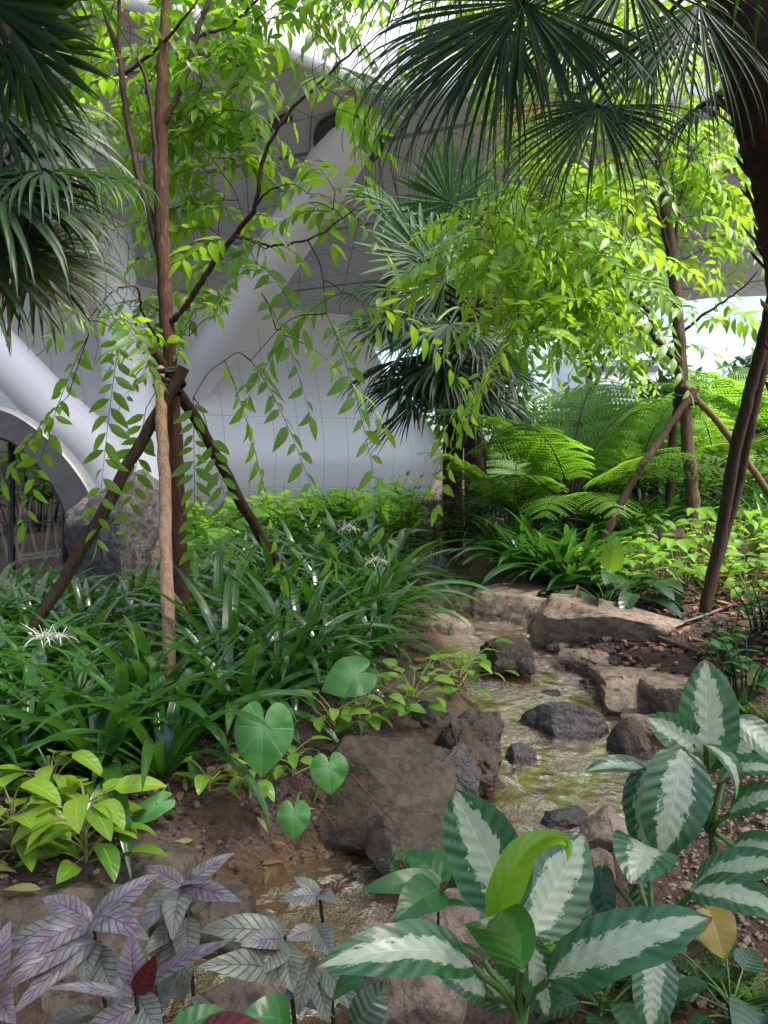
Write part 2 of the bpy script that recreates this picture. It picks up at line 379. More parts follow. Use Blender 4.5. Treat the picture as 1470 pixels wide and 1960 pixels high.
def dumb_mat():
    m, t = newmat('variegated_leaf')
    au, v, u = leaf_uv(t)
    ob = nd(t, 'ShaderNodeObjectInfo').outputs['Random']
    sgn = mth(t, 'MULTIPLY', mth(t, 'GREATER_THAN', u, .5), 3.7)
    # blotch edge follows the side veins: noise sampled across them
    s = mth(t, 'SUBTRACT', mth(t, 'MULTIPLY', v, 1.0), mth(t, 'MULTIPLY', au, .16))
    vec = nd(t, 'ShaderNodeCombineXYZ', {0: mth(t, 'MULTIPLY', s, 17.), 1: mth(t, 'MULTIPLY', au, 5.), 2: mth(t, 'ADD', sgn, mth(t, 'MULTIPLY', ob, 40.))}).outputs[0]
    nf = noi(t, 1.0, 5, vec, .7)
    vec2 = nd(t, 'ShaderNodeCombineXYZ', {0: mth(t, 'MULTIPLY', v, 3.), 1: 0., 2: mth(t, 'ADD', sgn, mth(t, 'MULTIPLY', ob, 17.))}).outputs[0]
    nl = noi(t, 1.0, 2, vec2)
    wdt = mth(t, 'ADD', mth(t, 'MULTIPLY', mth(t, 'SUBTRACT', nf, .5), 1.05), mth(t, 'MULTIPLY', mth(t, 'SUBTRACT', nl, .5), .5))
    edge = mth(t, 'ADD', mth(t, 'ADD', au, wdt), mth(t, 'MULTIPLY', mth(t, 'POWER', mth(t, 'ABSOLUTE', mth(t, 'SUBTRACT', v, .5)), 3.), 1.5))
    mask = mth(t, 'SUBTRACT', 1., sst(t, edge, .42, .46))
    ph0 = mth(t, 'SINE', mth(t, 'MULTIPLY', mth(t, 'SUBTRACT', mth(t, 'MULTIPLY', v, 9.), mth(t, 'MULTIPLY', au, 1.8)), 6.2832))
    spk = noi(t, 150., 2, nd(t, 'ShaderNodeTexCoord').outputs['Object'])
    mask = mth(t, 'MAXIMUM', mask, mth(t, 'MULTIPLY', mth(t, 'MULTIPLY', sst(t, spk, .66, .7), .7), mth(t, 'SUBTRACT', 1., sst(t, edge, .46, .62))))
    geo = nd(t, 'ShaderNodeTexCoord').outputs['Object']
    g = mix(t, sst(t, mth(t, 'ADD', noi(t, 14., 4, geo), mth(t, 'MULTIPLY', ph0, .12)), .3, .7), (.010, .050, .020), (.030, .100, .040))
    pale = mix(t, noi(t, 30., 3, geo), (.21, .265, .195), (.29, .335, .265))
    col = mix(t, mask, g, pale)
    ribm = mth(t, 'SUBTRACT', 1., sst(t, au, .015, .035))
    col = mix(t, mth(t, 'MULTIPLY', ribm, .6), col, (.30, .42, .26))
    ph = mth(t, 'SINE', mth(t, 'MULTIPLY', mth(t, 'SUBTRACT', mth(t, 'MULTIPLY', v, 9.), mth(t, 'MULTIPLY', au, 1.8)), 6.2832))
    nr = bump(t, mth(t, 'ADD', mth(t, 'MULTIPLY', ph, .5), mth(t, 'ADD', mth(t, 'MULTIPLY', ribm, -1.), mth(t, 'MULTIPLY', noi(t, 25., 3, geo), 1.6))), .22, .004)
    sp = mth(t, 'MULTIPLY', sst(t, noi(t, 38., 3, geo), .69, .73), sst(t, noi(t, 6., 2, geo), .45, .6))
    col = mix(t, mth(t, 'MULTIPLY', sp, .8), col, (.10, .065, .025))
    tipb = mth(t, 'MULTIPLY', sst(t, mth(t, 'ADD', v, mth(t, 'MULTIPLY', nl, .12)), 1.0, 1.04), .8)
    col = mix(t, tipb, col, (.16, .10, .04))
    bk = nd(t, 'ShaderNodeNewGeometry').outputs['Backfacing']
    col = mix(t, bk, col, mix(t, mask, (.03, .13, .02), (.05, .16, .03)))
    p = nd(t, 'ShaderNodeBsdfPrincipled', {'Base Color': col, 'Roughness': .33, 'Specular IOR Level': .55, 'Normal': nr})
    tr = nd(t, 'ShaderNodeBsdfTranslucent', {'Color': mix(t, mask, (.07, .26, .02), (.3, .45, .12))})
    out(t, nd(t, 'ShaderNodeMixShader', {0: .22, 1: p.outputs[0], 2: tr.outputs[0]}).outputs[0])
    return m
M['dumb'] = dumb_mat()
def shield_mat():
    m, t = newmat('purple_silver_leaf')
    au, v, u = leaf_uv(t)
    rn = nd(t, 'ShaderNodeAttribute', None, attribute_name='rnd').outputs['Fac']
    geo = nd(t, 'ShaderNodeTexCoord').outputs['Object']
    w1 = mth(t, 'MULTIPLY', mth(t, 'SUBTRACT', noi(t, 20., 2, geo), .5), .6)
    ph = mth(t, 'FRACT', mth(t, 'ADD', mth(t, 'SUBTRACT', mth(t, 'MULTIPLY', v, 9.5), mth(t, 'MULTIPLY', mth(t, 'POWER', au, .8), 1.7)), mth(t, 'MULTIPLY', w1, .5)))
    vd = mth(t, 'ABSOLUTE', mth(t, 'SUBTRACT', ph, .5))
    vein = mth(t, 'SUBTRACT', 1., sst(t, vd, .03, .13))
    fine = noi(t, 120., 3, geo)
    net = nd(t, 'ShaderNodeTexVoronoi', {'Vector': geo, 'Scale': 190.}, feature='DISTANCE_TO_EDGE').outputs[0]
    silver = mix(t, rn, (.215, .19, .215), (.155, .175, .14))
    purple = mix(t, rn, (.12, .085, .115), (.09, .105, .08))
    col = mix(t, sst(t, noi(t, 26., 4, geo), .35, .65), silver, purple)
    col = mix(t, sst(t, au, .72, .95), col, (.10, .15, .085))
    ribm = mth(t, 'SUBTRACT', 1., sst(t, au, .02, .06))
    dk = mix(t, rn, (.045, .018, .05), (.03, .055, .03))
    col = mix(t, mth(t, 'MULTIPLY', mth(t, 'MAXIMUM', vein, ribm), .85), col, dk)
    col = mix(t, mth(t, 'MULTIPLY', mth(t, 'SUBTRACT', 1., sst(t, net, .0, .1)), .4), col, dk)
    bk = nd(t, 'ShaderNodeNewGeometry').outputs['Backfacing']
    col = mix(t, bk, col, (.13, .014, .03))
    h = mth(t, 'ADD', mth(t, 'MULTIPLY', vein, -1.), mth(t, 'ADD', mth(t, 'MULTIPLY', fine, .3), mth(t, 'MULTIPLY', ribm, -.6)))
    p = nd(t, 'ShaderNodeBsdfPrincipled', {'Base Color': col, 'Roughness': .38, 'Specular IOR Level': .55, 'Normal': bump(t, h, .5, .004)})
    tr = nd(t, 'ShaderNodeBsdfTranslucent', {'Color': (.25, .03, .07, 1)})
    out(t, nd(t, 'ShaderNodeMixShader', {0: .12, 1: p.outputs[0], 2: tr.outputs[0]}).outputs[0])
    return m
M['shield'] = shield_mat()
def taro_mat():
    m, t = newmat('elephant_ear_leaf')
    uvm = nd(t, 'ShaderNodeUVMap', uv_map='UVMap').outputs[0]
    s = nd(t, 'ShaderNodeSeparateXYZ', {0: uvm})     # uv = planar leaf coordinates, petiole at 0
    r = mth(t, 'SQRT', mth(t, 'ADD', mth(t, 'MULTIPLY', s.outputs[0], s.outputs[0]), mth(t, 'MULTIPLY', s.outputs[1], s.outputs[1])))
    an = mth(t, 'ARCTAN2', s.outputs[0], s.outputs[1])
    vn = mth(t, 'ABSOLUTE', mth(t, 'SINE', mth(t, 'MULTIPLY', an, 4.0)))
    vein = mth(t, 'MULTIPLY', mth(t, 'SUBTRACT', 1., sst(t, mth(t, 'MULTIPLY', vn, mth(t, 'ADD', r, .15)), .01, .05)), .7)
    geo = nd(t, 'ShaderNodeTexCoord').outputs['Object']
    col = mix(t, sst(t, noi(t, 7., 5, geo), .3, .7), (.030, .13, .026), (.085, .235, .05))
    col = mix(t, mth(t, 'MULTIPLY', sst(t, noi(t, 45., 2, geo), .70, .74), .7), col, (.16, .14, .05))
    cen = mth(t, 'SUBTRACT', 1., sst(t, r, .0, .35))
    col = mix(t, mth(t, 'MAXIMUM', mth(t, 'MULTIPLY', cen, .55), mth(t, 'MULTIPLY', vein, .9)), col, (.20, .38, .17))
    p = nd(t, 'ShaderNodeBsdfPrincipled', {'Base Color': col, 'Roughness': .45, 'Specular IOR Level': .45, 'Normal': bump(t, mth(t, 'ADD', mth(t, 'MULTIPLY', vein, -1.), mth(t, 'MULTIPLY', noi(t, 22., 4, geo), 1.5)), .5, .006)})
    tr = nd(t, 'ShaderNodeBsdfTranslucent', {'Color': (.12, .45, .06, 1)})
    out(t, nd(t, 'ShaderNodeMixShader', {0: .3, 1: p.outputs[0], 2: tr.outputs[0]}).outputs[0])
    return m
M['taro'] = taro_mat()
def soil_mat():
    m, t = newmat('soil')
    co = nd(t, 'ShaderNodeTexCoord').outputs['Object']
    wet = nd(t, 'ShaderNodeAttribute', None, attribute_name='rnd').outputs['Fac']
    n1 = noi(t, 2.2, 8, co); n2 = noi(t, 18., 8, co, .65); n3 = noi(t, 90., 4, co)
    vo = nd(t, 'ShaderNodeTexVoronoi', {'Vector': co, 'Scale': 55.}).outputs[0]
    col = mix(t, sst(t, n1, .35, .65), (.062, .038, .029), (.108, .068, .052))
    col = mix(t, mth(t, 'MULTIPLY', sst(t, n2, .45, .65), .7), col, (.024, .014, .011))
    col = mix(t, mth(t, 'MULTIPLY', sst(t, n3, .6, .75), .6), col, (.15, .105, .085))
    wcol = mix(t, sst(t, n2, .35, .65), (.10, .06, .026), (.18, .115, .055))
    col = mix(t, wet, col, wcol)
    h = mth(t, 'ADD', mth(t, 'ADD', n2, mth(t, 'MULTIPLY', n3, .4)), mth(t, 'MULTIPLY', vo, -.35))
    ro = mth(t, 'MULTIPLY_ADD', wet, -.45, .9)
    p = nd(t, 'ShaderNodeBsdfPrincipled', {'Base Color': col, 'Roughness': ro, 'Specular IOR Level': .3, 'Normal': bump(t, h, 1., .05)})
    out(t, p.outputs[0]); return m
M['soil'] = soil_mat()
def water_mat():
    m, t = newmat('stream_water')
    s = nd(t, 'ShaderNodeUVMap', uv_map='UVMap').outputs[0]
    co = nd(t, 'ShaderNodeTexCoord').outputs['Object']
    v1 = nd(t, 'ShaderNodeMapping', {0: s, 3: (9., 3.6, 1)}).outputs[0]
    n1 = noi(t, 1.5, 5, v1, .6, 1.2); n2 = noi(t, 30., 3, co, .55, .8); n3 = noi(t, 85., 2, co)
    h = mth(t, 'ADD', n1, mth(t, 'ADD', mth(t, 'MULTIPLY', n2, .8), mth(t, 'MULTIPLY', n3, .25)))
    rap = sst(t, noi(t, 2.6, 2, co), .42, .62)
    nr = bump(t, h, mth(t, 'MULTIPLY_ADD', rap, .6, .2), .028)
    fr = nd(t, 'ShaderNodeFresnel', {'IOR': 1.4, 'Normal': nr}).outputs[0]
    fr = mth(t, 'MINIMUM', mth(t, 'MULTIPLY_ADD', fr, .66, -.018), .8)
    gl = nd(t, 'ShaderNodeBsdfGlossy', {'Color': (1, .90, .88, 1), 'Roughness': .03, 'Normal': nr})
    tp = nd(t, 'ShaderNodeBsdfTransparent', {'Color': (.88, .74, .52, 1)})
    df = nd(t, 'ShaderNodeBsdfDiffuse', {'Color': (.14, .092, .046, 1), 'Normal': nr})
    body = nd(t, 'ShaderNodeMixShader', {0: .36, 1: tp.outputs[0], 2: df.outputs[0]})
    out(t, nd(t, 'ShaderNodeMixShader', {0: fr, 1: body.outputs[0], 2: gl.outputs[0]}).outputs[0])
    return m
M['water'] = water_mat()
def line_mask(t, x, period, wd):
    f = mth(t, 'FRACT', mth(t, 'DIVIDE', x, period))
    d = mth(t, 'MULTIPLY', mth(t, 'MINIMUM', f, mth(t, 'SUBTRACT', 1., f)), period)
    return mth(t, 'LESS_THAN', d, wd)
def panel_mat(name, col, mode, rough=.42):
    m, t = newmat(name)
    co = nd(t, 'ShaderNodeTexCoord').outputs['Object']
    if mode == 'wall':
        s = nd(t, 'ShaderNodeSeparateXYZ', {0: nd(t, 'ShaderNodeUVMap', uv_map='UVMap').outputs[0]})
        l = mth(t, 'MAXIMUM', line_mask(t, s.outputs[0], .62, .011), line_mask(t, mth(t, 'ADD', s.outputs[1], .65), 1.8, .008))
        cell = mth(t, 'FLOOR', mth(t, 'DIVIDE', s.outputs[0], .62))
    else:
        s = nd(t, 'ShaderNodeSeparateXYZ', {0: co}); l = None
        for a, per, wd in ((8, 1.15, .011), (68, 1.15, .011), (128, 1.15, .011)):
            x = mth(t, 'ADD', mth(t, 'MULTIPLY', s.outputs[0], math.cos(math.radians(a))), mth(t, 'MULTIPLY', s.outputs[1], math.sin(math.radians(a))))
            k = line_mask(t, x, per, wd)
            l = k if l is None else mth(t, 'MAXIMUM', l, k)
        x = mth(t, 'ADD', mth(t, 'MULTIPLY', s.outputs[0], .3), s.outputs[1])
        l = mth(t, 'MAXIMUM', l, line_mask(t, x, 2.9, .06))
        cell = mth(t, 'FLOOR', x)
    wn = nd(t, 'ShaderNodeTexWhiteNoise', {'W': cell}, noise_dimensions='1D').outputs[0]
    c = mix(t, mth(t, 'MULTIPLY', wn, .25), col, tuple(x * .86 for x in col))
    c = mix(t, mth(t, 'MULTIPLY', noi(t, 1.1, 4, co), .18), c, tuple(x * .75 for x in col))
    c = mix(t, mth(t, 'MULTIPLY', l, .32 if mode == 'wall' else .72), c, (.10, .10, .11))
    p = nd(t, 'ShaderNodeBsdfPrincipled', {'Base Color': c, 'Roughness': rough, 'Specular IOR Level': .4, 'Normal': bump(t, mth(t, 'MULTIPLY', l, -1.), .4, .01)})
    out(t, p.outputs[0]); return m
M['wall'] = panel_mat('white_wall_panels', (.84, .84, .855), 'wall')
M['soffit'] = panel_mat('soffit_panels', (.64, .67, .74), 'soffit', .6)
M['fascia'] = plain_mat('white_textured_fascia', (.80, .79, .82), (.72, .71, .76), 9, .7, .3, .03)
M['column'] = leaf_plain = newmat('white_column_paint')[0]
_t = M['column'].node_tree; out(_t, nd(_t, 'ShaderNodeBsdfPrincipled', {'Base Color': (.86, .86, .90), 'Roughness': .4}).outputs[0])
def glass_mat():
    m, t = newmat('dark_glass')
    fr = nd(t, 'ShaderNodeFresnel', {'IOR': 1.6}).outputs[0]
    gl = nd(t, 'ShaderNodeBsdfGlossy', {'Color': (.9, .95, .95, 1), 'Roughness': .02})
    tp = nd(t, 'ShaderNodeBsdfTransparent', {'Color': (.55, .62, .60, 1)})
    out(t, nd(t, 'ShaderNodeMixShader', {0: mth(t, 'MINIMUM', mth(t, 'MULTIPLY_ADD', fr, 1.6, .12), 1.), 1: tp.outputs[0], 2: gl.outputs[0]}).outputs[0])
    return m
M['glass'] = glass_mat()
# ------------------------------------------------------------------ terrain and stream
STREAM = smooth_path([(1.3, 12, .66, .3), (.75, 10, .6, .28), (.67, 8.8, .55, .30), (.72, 7.4, .48, .30), (.70, 6.36, .42, .30), (.86, 5.16, .3, .38), (1.05, 4.29, .17, .52),
    (.93, 3.77, .1, .48), (.60, 3.34, .05, .36), (.02, 3.02, .02, .24), (-.22, 2.84, .0, .30), (-.46, 2.45, -.03, .33), (-.55, 2.0, -.05, .32), (-.6, 1.2, -.08, .3)], 10)
CP = np.array([(-3, 2, .28), (-3, 4, .42), (-1.1, 2.7, .28), (-.54, 3.15, .30), (-1.1, 4.1, .39), (-2.6, 5.6, .42), (-1.3, 5, .42), (.1, 4.4, .40), (-.11, 3.8, .36),
    (.3, 5.2, .40), (.3, 6.4, .48), (.2, 8, .60), (-2, 8, .55), (-6, 8, .2), (-3, 7.8, .25), (-2.2, 7.2, .36), (-6, 12, .15), (-1, 12, .62), (0, 16, .6), (-5, 20, .4), (4, 20, .8), (10, 20, .8), (10, 10, .95),
    (1.55, 5.7, .5), (1.55, 4.6, .38), (1.25, 3.5, .22), (1.15, 2.9, .14), (1.6, 3, .2), (1.2, 2.3, .1), (2.5, 3.5, .42), (2.5, 5, .60), (2.2, 5.5, .60), (2.9, 7.5, .95),
    (1.5, 8, .74), (1.9, 7, .70), (2.05, 8.5, .88), (4.5, 6, .8), (6.4, 14, .70), (.5, 1.8, .0), (-.2, 1.5, -.03), (-1.4, 1.7, .12), (1.2, 1.4, .05), (.35, 2.4, .04), (-1.2, 2.2, .22),
    (-5, 5, .35), (-8, 2, .3), (6, 2, .5), (-20, 40, .5), (20, 40, .5), (-20, 0, .3), (20, 0, .4), (0, 0.2, .0), (0, 60, .5), (-60, 60, .5), (60, 60, .5), (60, -10, .5), (-60, -10, .5)], float)
_A = np.sqrt(((CP[:, None, :2] - CP[None, :, :2]) ** 2).sum(-1) + .25)
_P = np.c_[np.ones(len(CP)), CP[:, :2]]
_S = np.linalg.solve(np.block([[_A, _P], [_P.T, np.zeros((3, 3))]]), np.r_[CP[:, 2], 0, 0, 0])
def Hs(x, y):
    """terrain height and wetness (vectorised)"""
    x = np.atleast_1d(np.asarray(x, float)); y = np.atleast_1d(np.asarray(y, float))
    sh = x.shape; x = x.ravel(); y = y.ravel()
    H = np.zeros(len(x)); Wt = np.zeros(len(x))
    for i in range(0, len(x), 20000):
        a = x[i:i + 20000]; b = y[i:i + 20000]
        B = np.sqrt((a[:, None] - CP[None, :, 0]) ** 2 + (b[:, None] - CP[None, :, 1]) ** 2 + .25)
        h = B @ _S[:len(CP)] + _S[-3] + _S[-2] * a + _S[-1] * b
        D = np.sqrt((a[:, None] - STREAM[None, :, 0]) ** 2 + (b[:, None] - STREAM[None, :, 1]) ** 2)
        j = D.argmin(1); s = D.min(1) / STREAM[j, 3]; zw = STREAM[j, 2]
        bed = zw - .075 * np.clip(1.1 - s * s, -.6, 1.1)
        k = np.clip((s - .95) / .75, 0, 1); k = k * k * (3 - 2 * k)
        hb = np.where(s < 2.2, np.maximum(h, zw + .03), h)
        H[i:i + 20000] = bed * (1 - k) + hb * k
        Wt[i:i + 20000] = 1 - np.clip((s - .95) / .4, 0, 1)
    return H.reshape(sh), Wt.reshape(sh)
def H(x, y): return float(Hs([x], [y])[0][0])
def G(px, py, d0=1.2, d1=40):
    """ground point seen at pixel (px, py)"""
    d = np.concatenate([np.arange(d0, 8, .02), np.arange(8, d1, .1)])
    a, b = Wp(px, py, 1.0), Wp(px, py, 2.0)
    P = a + np.outer(d - 1, b - a)
    k = np.where(P[:, 2] <= Hs(P[:, 0], P[:, 1])[0])[0]
    p = P[k[0]] if len(k) else P[-1]
    return np.array([p[0], p[1], H(p[0], p[1])])
def GD(px, d):
    """ground point at depth d under column px"""
    x = Wp(px, 900, d)[0]
    return np.array([x, d, H(x, d)])

ax = np.r_[-np.geomspace(3.2, 700, 50)[::-1], np.arange(-3.1, 3.15, .035), np.geomspace(3.2, 700, 50)]
ay = np.r_[-np.geomspace(1, 60, 12)[::-1], np.arange(0, 1.2, .2), np.arange(1.2, 7, .035), np.geomspace(7.05, 900, 90)]
X, Y = np.meshgrid(ax, ay)
Z, WT = Hs(X, Y)
far = np.clip((np.hypot(X, Y) - 30) / 40, 0, 1); Z = Z * (1 - far) + .5 * far
for i in range(X.shape[0]):
    if ay[i] < 1 or ay[i] > 12: continue
    for j in range(X.shape[1]):
        if abs(ax[j]) < 4:
            v = Vector((ax[j] * 3, ay[i] * 3, 0))
            Z[i, j] += (.028 * mnoise.fractal(v, .8, 2.1, 4) + .012 * mnoise.noise(v * 6.3)) * (1 - .6 * WT[i, j])
mb = MB(); mb.grid(np.stack([X, Y, Z], -1), np.stack([X, Y], -1), WT.ravel())
tag(mb.build('ground', M['soil'], origin=(0, 0, 0)), kind='structure')

# water sheet following the bed, with real ripples
pts = smooth_path(STREAM[::2], 8)
tgx = np.gradient(pts[:, :2], axis=0); tgx /= np.linalg.norm(tgx, axis=1)[:, None]
nrm = np.c_[-tgx[:, 1], tgx[:, 0]]
uu = np.linspace(-1.12, 1.12, 61)
P = np.zeros((len(pts), 61, 3))
P[..., :2] = pts[:, None, :2] + nrm[:, None] * (uu[None, :, None] * pts[:, 3][:, None, None])
P[..., 2] = pts[:, 2][:, None]
ln = np.r_[0, np.cumsum(np.linalg.norm(np.diff(pts[:, :2], axis=0), axis=1))]
for i in range(len(pts)):
    for j in range(61):
        a = mnoise.fractal(Vector((ln[i] * 4., uu[j] * 2.4, 3)), .7, 2.2, 4)
        b = mnoise.noise(Vector((P[i, j, 0] * 17, P[i, j, 1] * 17, 1)))
        P[i, j, 2] += (.012 * a + .006 * b)
uvw = np.stack(np.broadcast_arrays(ln[:, None], uu[None] * .4), -1)
mb = MB(); mb.grid(P, uvw); tag(mb.build('stream_water', M['water'], origin=(0, 0, 0)), kind='structure')

# ------------------------------------------------------------------ the white building behind the garden
B = thing('pavilion_building', (-3, 18, .4), 'white curved panel building with slanting round columns, grey soffit and dark glass arch', 'building')
path = smooth_path([(-16, 13), (-11, 15.5), (-8, 17), (-5.1, 18.6), (-3.2, 19.4), (-1.8, 19.9), (-.6, 20.2), (.45, 20.6), (1.15, 21.3), (1.62, 22.3), (1.7, 23.6), (1.3, 25), (.3, 27), (-3, 30)], 8)
tg = np.gradient(path, axis=0); tg /= np.linalg.norm(tg, axis=1)[:, None]
on = np.c_[tg[:, 1], -tg[:, 0]]
zz = np.linspace(-.2, 8.2, 60)
prof = np.interp(zz, [-.2, .3, 1, 1.9, 2.8, 3.4, 4.0, 4.6, 5.3, 6.0, 7, 8.2], [-1.5, -.95, -.32, 0, -.3, -.72, -1.25, -1.75, -2.1, -2.2, -1.9, -1.2])
ker = np.array([1, 2, 3, 2, 1]) / 9
prof[2:-2] = np.convolve(prof, ker, 'valid')
ln = np.r_[0, np.cumsum(np.linalg.norm(np.diff(path, axis=0), axis=1))]
P = np.zeros((len(zz), len(path), 3))
P[..., :2] = path[None] + on[None] * prof[:, None, None]
P[..., 2] = zz[:, None]
mb = MB(); mb.grid(P, np.stack(np.broadcast_arrays(ln[None], zz[:, None]), -1)); mb.build('wall', M['wall'], B)
def sofz(y): return EYE + 8.36 - .18 * y
q = smooth_path([(-30, 3.0), (-14, 7.6), (-6.4, 10.3), (-2.48, 11.7), (-.3, 12.95), (1.4, 13.1), (6, 13.4), (16, 13.8), (34, 14.5)], 6)
far_ = np.c_[np.linspace(-34, 30, len(q)), np.interp(np.linspace(-34, 30, len(q)), [-34, -10, 2, 8, 30], [24, 27, 25, 21.2, 19.2])]
ks = np.linspace(0, 1, 10)[:, None, None]
P2 = q[None] * (1 - ks) + far_[None] * ks
P = np.concatenate([P2, sofz(P2[..., 1:2])], -1)
mb = MB(); mb.grid(P); top = P.copy(); top[..., 2] += .5; mb.grid(top)
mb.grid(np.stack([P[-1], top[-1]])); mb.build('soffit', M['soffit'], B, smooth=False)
# fascia above the near edge of the soffit
tq = np.gradient(q, axis=0); tq /= np.linalg.norm(tq, axis=1)[:, None]; nq = np.c_[tq[:, 1], -tq[:, 0]]
rows = []
for dz, off in ((-.03, .0), (-.05, .16), (.1, .25), (.9, .3), (2, .2), (3.4, 0), (4.6, -.6), (4.7, -2.5)):
    rows.append(np.c_[q + nq * off, sofz(q[:, 1]) + dz])
mb = MB(); mb.grid(np.array(rows)); mb.build('fascia', M['fascia'], B)
# dark recessed slot in the soffit
def on_soffit(px, py):
    a, b = Wp(px, py, 1.), Wp(px, py, 2.); dz = b[2] - a[2]
    k = (8.36 - (a[2] - EYE) - .18) / (dz + .18); p = a + (b - a) * k; return p
mb = MB()
c = [on_soffit(*p) - np.array([0, 0, .015]) for p in ((430, 276), (548, 213), (560, 222), (443, 287))]
mb.add(np.vstack([c, np.array(c) - [0, 0, .05]]), [(0, 1, 2, 3), (4, 5, 6, 7), (0, 1, 5, 4), (1, 2, 6, 5), (2, 3, 7, 6), (3, 0, 4, 7)])
mb.build('light_slot', M['metal'], B, smooth=False)
# slanting round columns
def column(p, rad):
    mb = MB(); tube(mb, smooth_path(p, 10), np.interp(np.linspace(0, 1, 10 * (len(p) - 1) + 1), np.linspace(0, 1, len(rad)), rad), 40)
    return mb.build('column', M['column'], B)
t0 = on_soffit(668, 262)
column([t0 + np.array([.3, -.6, .7]), t0, Wp(520, 505, 16.6), Wp(385, 705, 19.0), Wp(300, 830, 20.3)], [.47, .47, .48, .5, .5])
mb = MB(); th = np.linspace(0, 2 * np.pi, 41)
dcol = unit(Wp(520, 505, 16.6) - t0)
ring = [np.c_[t0[0] + r * 1.0 * np.cos(th), t0[1] + r * 1.25 * np.sin(th)] for r in (.44, .62, .62, .44)]
zo = (-.05, -.05, -.12, -.12)
P = np.array([np.c_[a, sofz(a[:, 1]) + z] for a, z in zip(ring + [ring[0]], zo + (zo[0],))])
mb.grid(P); mb.build('shadow_gap_ring', M['metal'], B, smooth=False)  # dark ring standing in for the shadow gap round the column top
column([Wp(-420, 250, 13.2), Wp(-60, 615, 14.2), Wp(95, 775, 15.0), Wp(200, 880, 15.6), Wp(262, 1010, 16.0)], [.44, .44, .46, .5, .6])
column([Wp(190, 250, 17.6), Wp(222, 520, 17.2), Wp(243, 720, 16.8), Wp(262, 860, 16.4), Wp(275, 1030, 16.1)], [.42, .42, .5, .62, .85])
# glass arch at the left
outer = smooth_path([(-330, 1130), (-330, 960), (-250, 830), (-120, 768), (0, 778), (70, 812), (130, 868), (178, 935), (205, 1010), (212, 1135)], 6)
inner = smooth_path([(-285, 1130), (-285, 970), (-215, 882), (-120, 835), (0, 842), (50, 870), (95, 922), (125, 985), (140, 1060), (144, 1135)], 6)
d0 = 9.6
O = np.array([Wp(a, b, d0) for a, b in outer]); I = np.array([Wp(a, b, d0) for a, b in inner])
sh = np.array([0, .55, 0]); bk = np.array([-.55, .8, .0])
mid = (O + I) / 2 + np.array([0, -.10, 0])
sf = MB(); sf.grid(np.array([O + bk, O + sh * .3, O * .97 + I * .03 + [0, -.05, 0], O * .9 + I * .1 + [0, -.08, 0]])); sf.build('arch_shell', M['archm'], B)
mb = MB(); mb.grid(np.array([O * .9 + I * .1 + [0, -.08, 0], O * .1 + I * .9 + [0, -.08, 0], I + [0, -.04, 0], I + sh])); mb.build('arch_surround', M['archface'], B, smooth=False)
Ig = I + np.array([0, .45, 0]); base = Ig.copy(); base[:, 2] = -.1
mb = MB(); mb.grid(np.array([Ig, base])); gz = mb.build('glazing', M['glass'], B, smooth=False)
mb = MB()
for px in (-150, -70, 20, 122):
    a = Wp(px, 1160, d0 + .42); zt = np.interp(px, inner[:, 0][12:], inner[:, 1][12:]) if px > -200 else 900
    tube(mb, [a, Wp(px, zt, d0 + .42)], .035, 4, cap=False)
for py in (1000,):
    tube(mb, [Wp(-285, py, d0 + .43), Wp(128, py, d0 + .43)], .012, 4, cap=False)
mb.build('mullion', M['metal'], B, smooth=False)
# room behind the glass
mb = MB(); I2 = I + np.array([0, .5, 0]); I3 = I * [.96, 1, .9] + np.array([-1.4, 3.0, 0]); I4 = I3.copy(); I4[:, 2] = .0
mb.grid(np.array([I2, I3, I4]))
mb.build('interior', plain_mat('dim_interior', (.018, .018, .015), (.028, .028, .022), 2, .5, .05), B, smooth=False)  # near-black colour carries the dimness of the room
mb = MB()
lat = [((-10, 845), (40, 1080)), ((60, 905), (15, 1075)), ((30, 900), (72, 1062)), ((62, 950), (40, 1070)), ((98, 985), (85, 1072)), ((105, 1000), (112, 1068)), ((35, 1073), (125, 1060)), ((40, 1064), (125, 1052)), ((0, 1000), (18, 1075))]
for a, b in lat: tube(mb, [Wp(*a, d0 + .9), Wp(*b, d0 + .9)], .022, 5)
tag(mb.build('lattice_frame', M['white_paint']), 'thin white crossing struts standing inside the dark glass arch', 'frame')

# ------------------------------------------------------------------ far right: path, wall, pale block, trees
def box(mb, x0, x1, y0, y1, z0, z1):
    V8 = [(x0, y0, z0), (x1, y0, z0), (x1, y1, z0), (x0, y1, z0), (x0, y0, z1), (x1, y0, z1), (x1, y1, z1), (x0, y1, z1)]
    mb.add(V8, [(0, 1, 2, 3), (4, 5, 6, 7), (0, 1, 5, 4), (1, 2, 6, 5), (2, 3, 7, 6), (3, 0, 4, 7)])
xs = np.linspace(4.6, 20, 24); ysp = np.linspace(12.2, 14.2, 6)
XX, YY = np.meshgrid(xs, ysp); ZZ = Hs(XX, YY)[0] + .012
mb = MB(); mb.grid(np.stack([XX, YY, ZZ], -1)); tag(mb.build('garden_path', M['concrete'], origin=(0, 0, 0)), kind='structure')
mb = MB(); box(mb, 5.9, 13.5, 15.0, 15.35, .5, .98); tag(mb.build('low_wall', M['concrete'], smooth=False), 'low pale concrete wall beside the path at the far right', 'wall')
bl = thing('glass_block', (12, 27, .5), 'far pale office block with banded glass beyond the tree ferns', 'building')
mb = MB(); box(mb, 7.6, 10.4, 30, 36, .4, 7.2); mb.build('body', plain_mat('pale_facade', (.74, .76, .8), (.8, .82, .85), 1, .5, .02), bl, smooth=False)
for k in range(7):
    mb = MB(); box(mb, 7.7, 10.3, 29.94, 30.02, .9 + k * .88, 1.35 + k * .88); mb.build('window_band', M['glass'], bl, smooth=False)
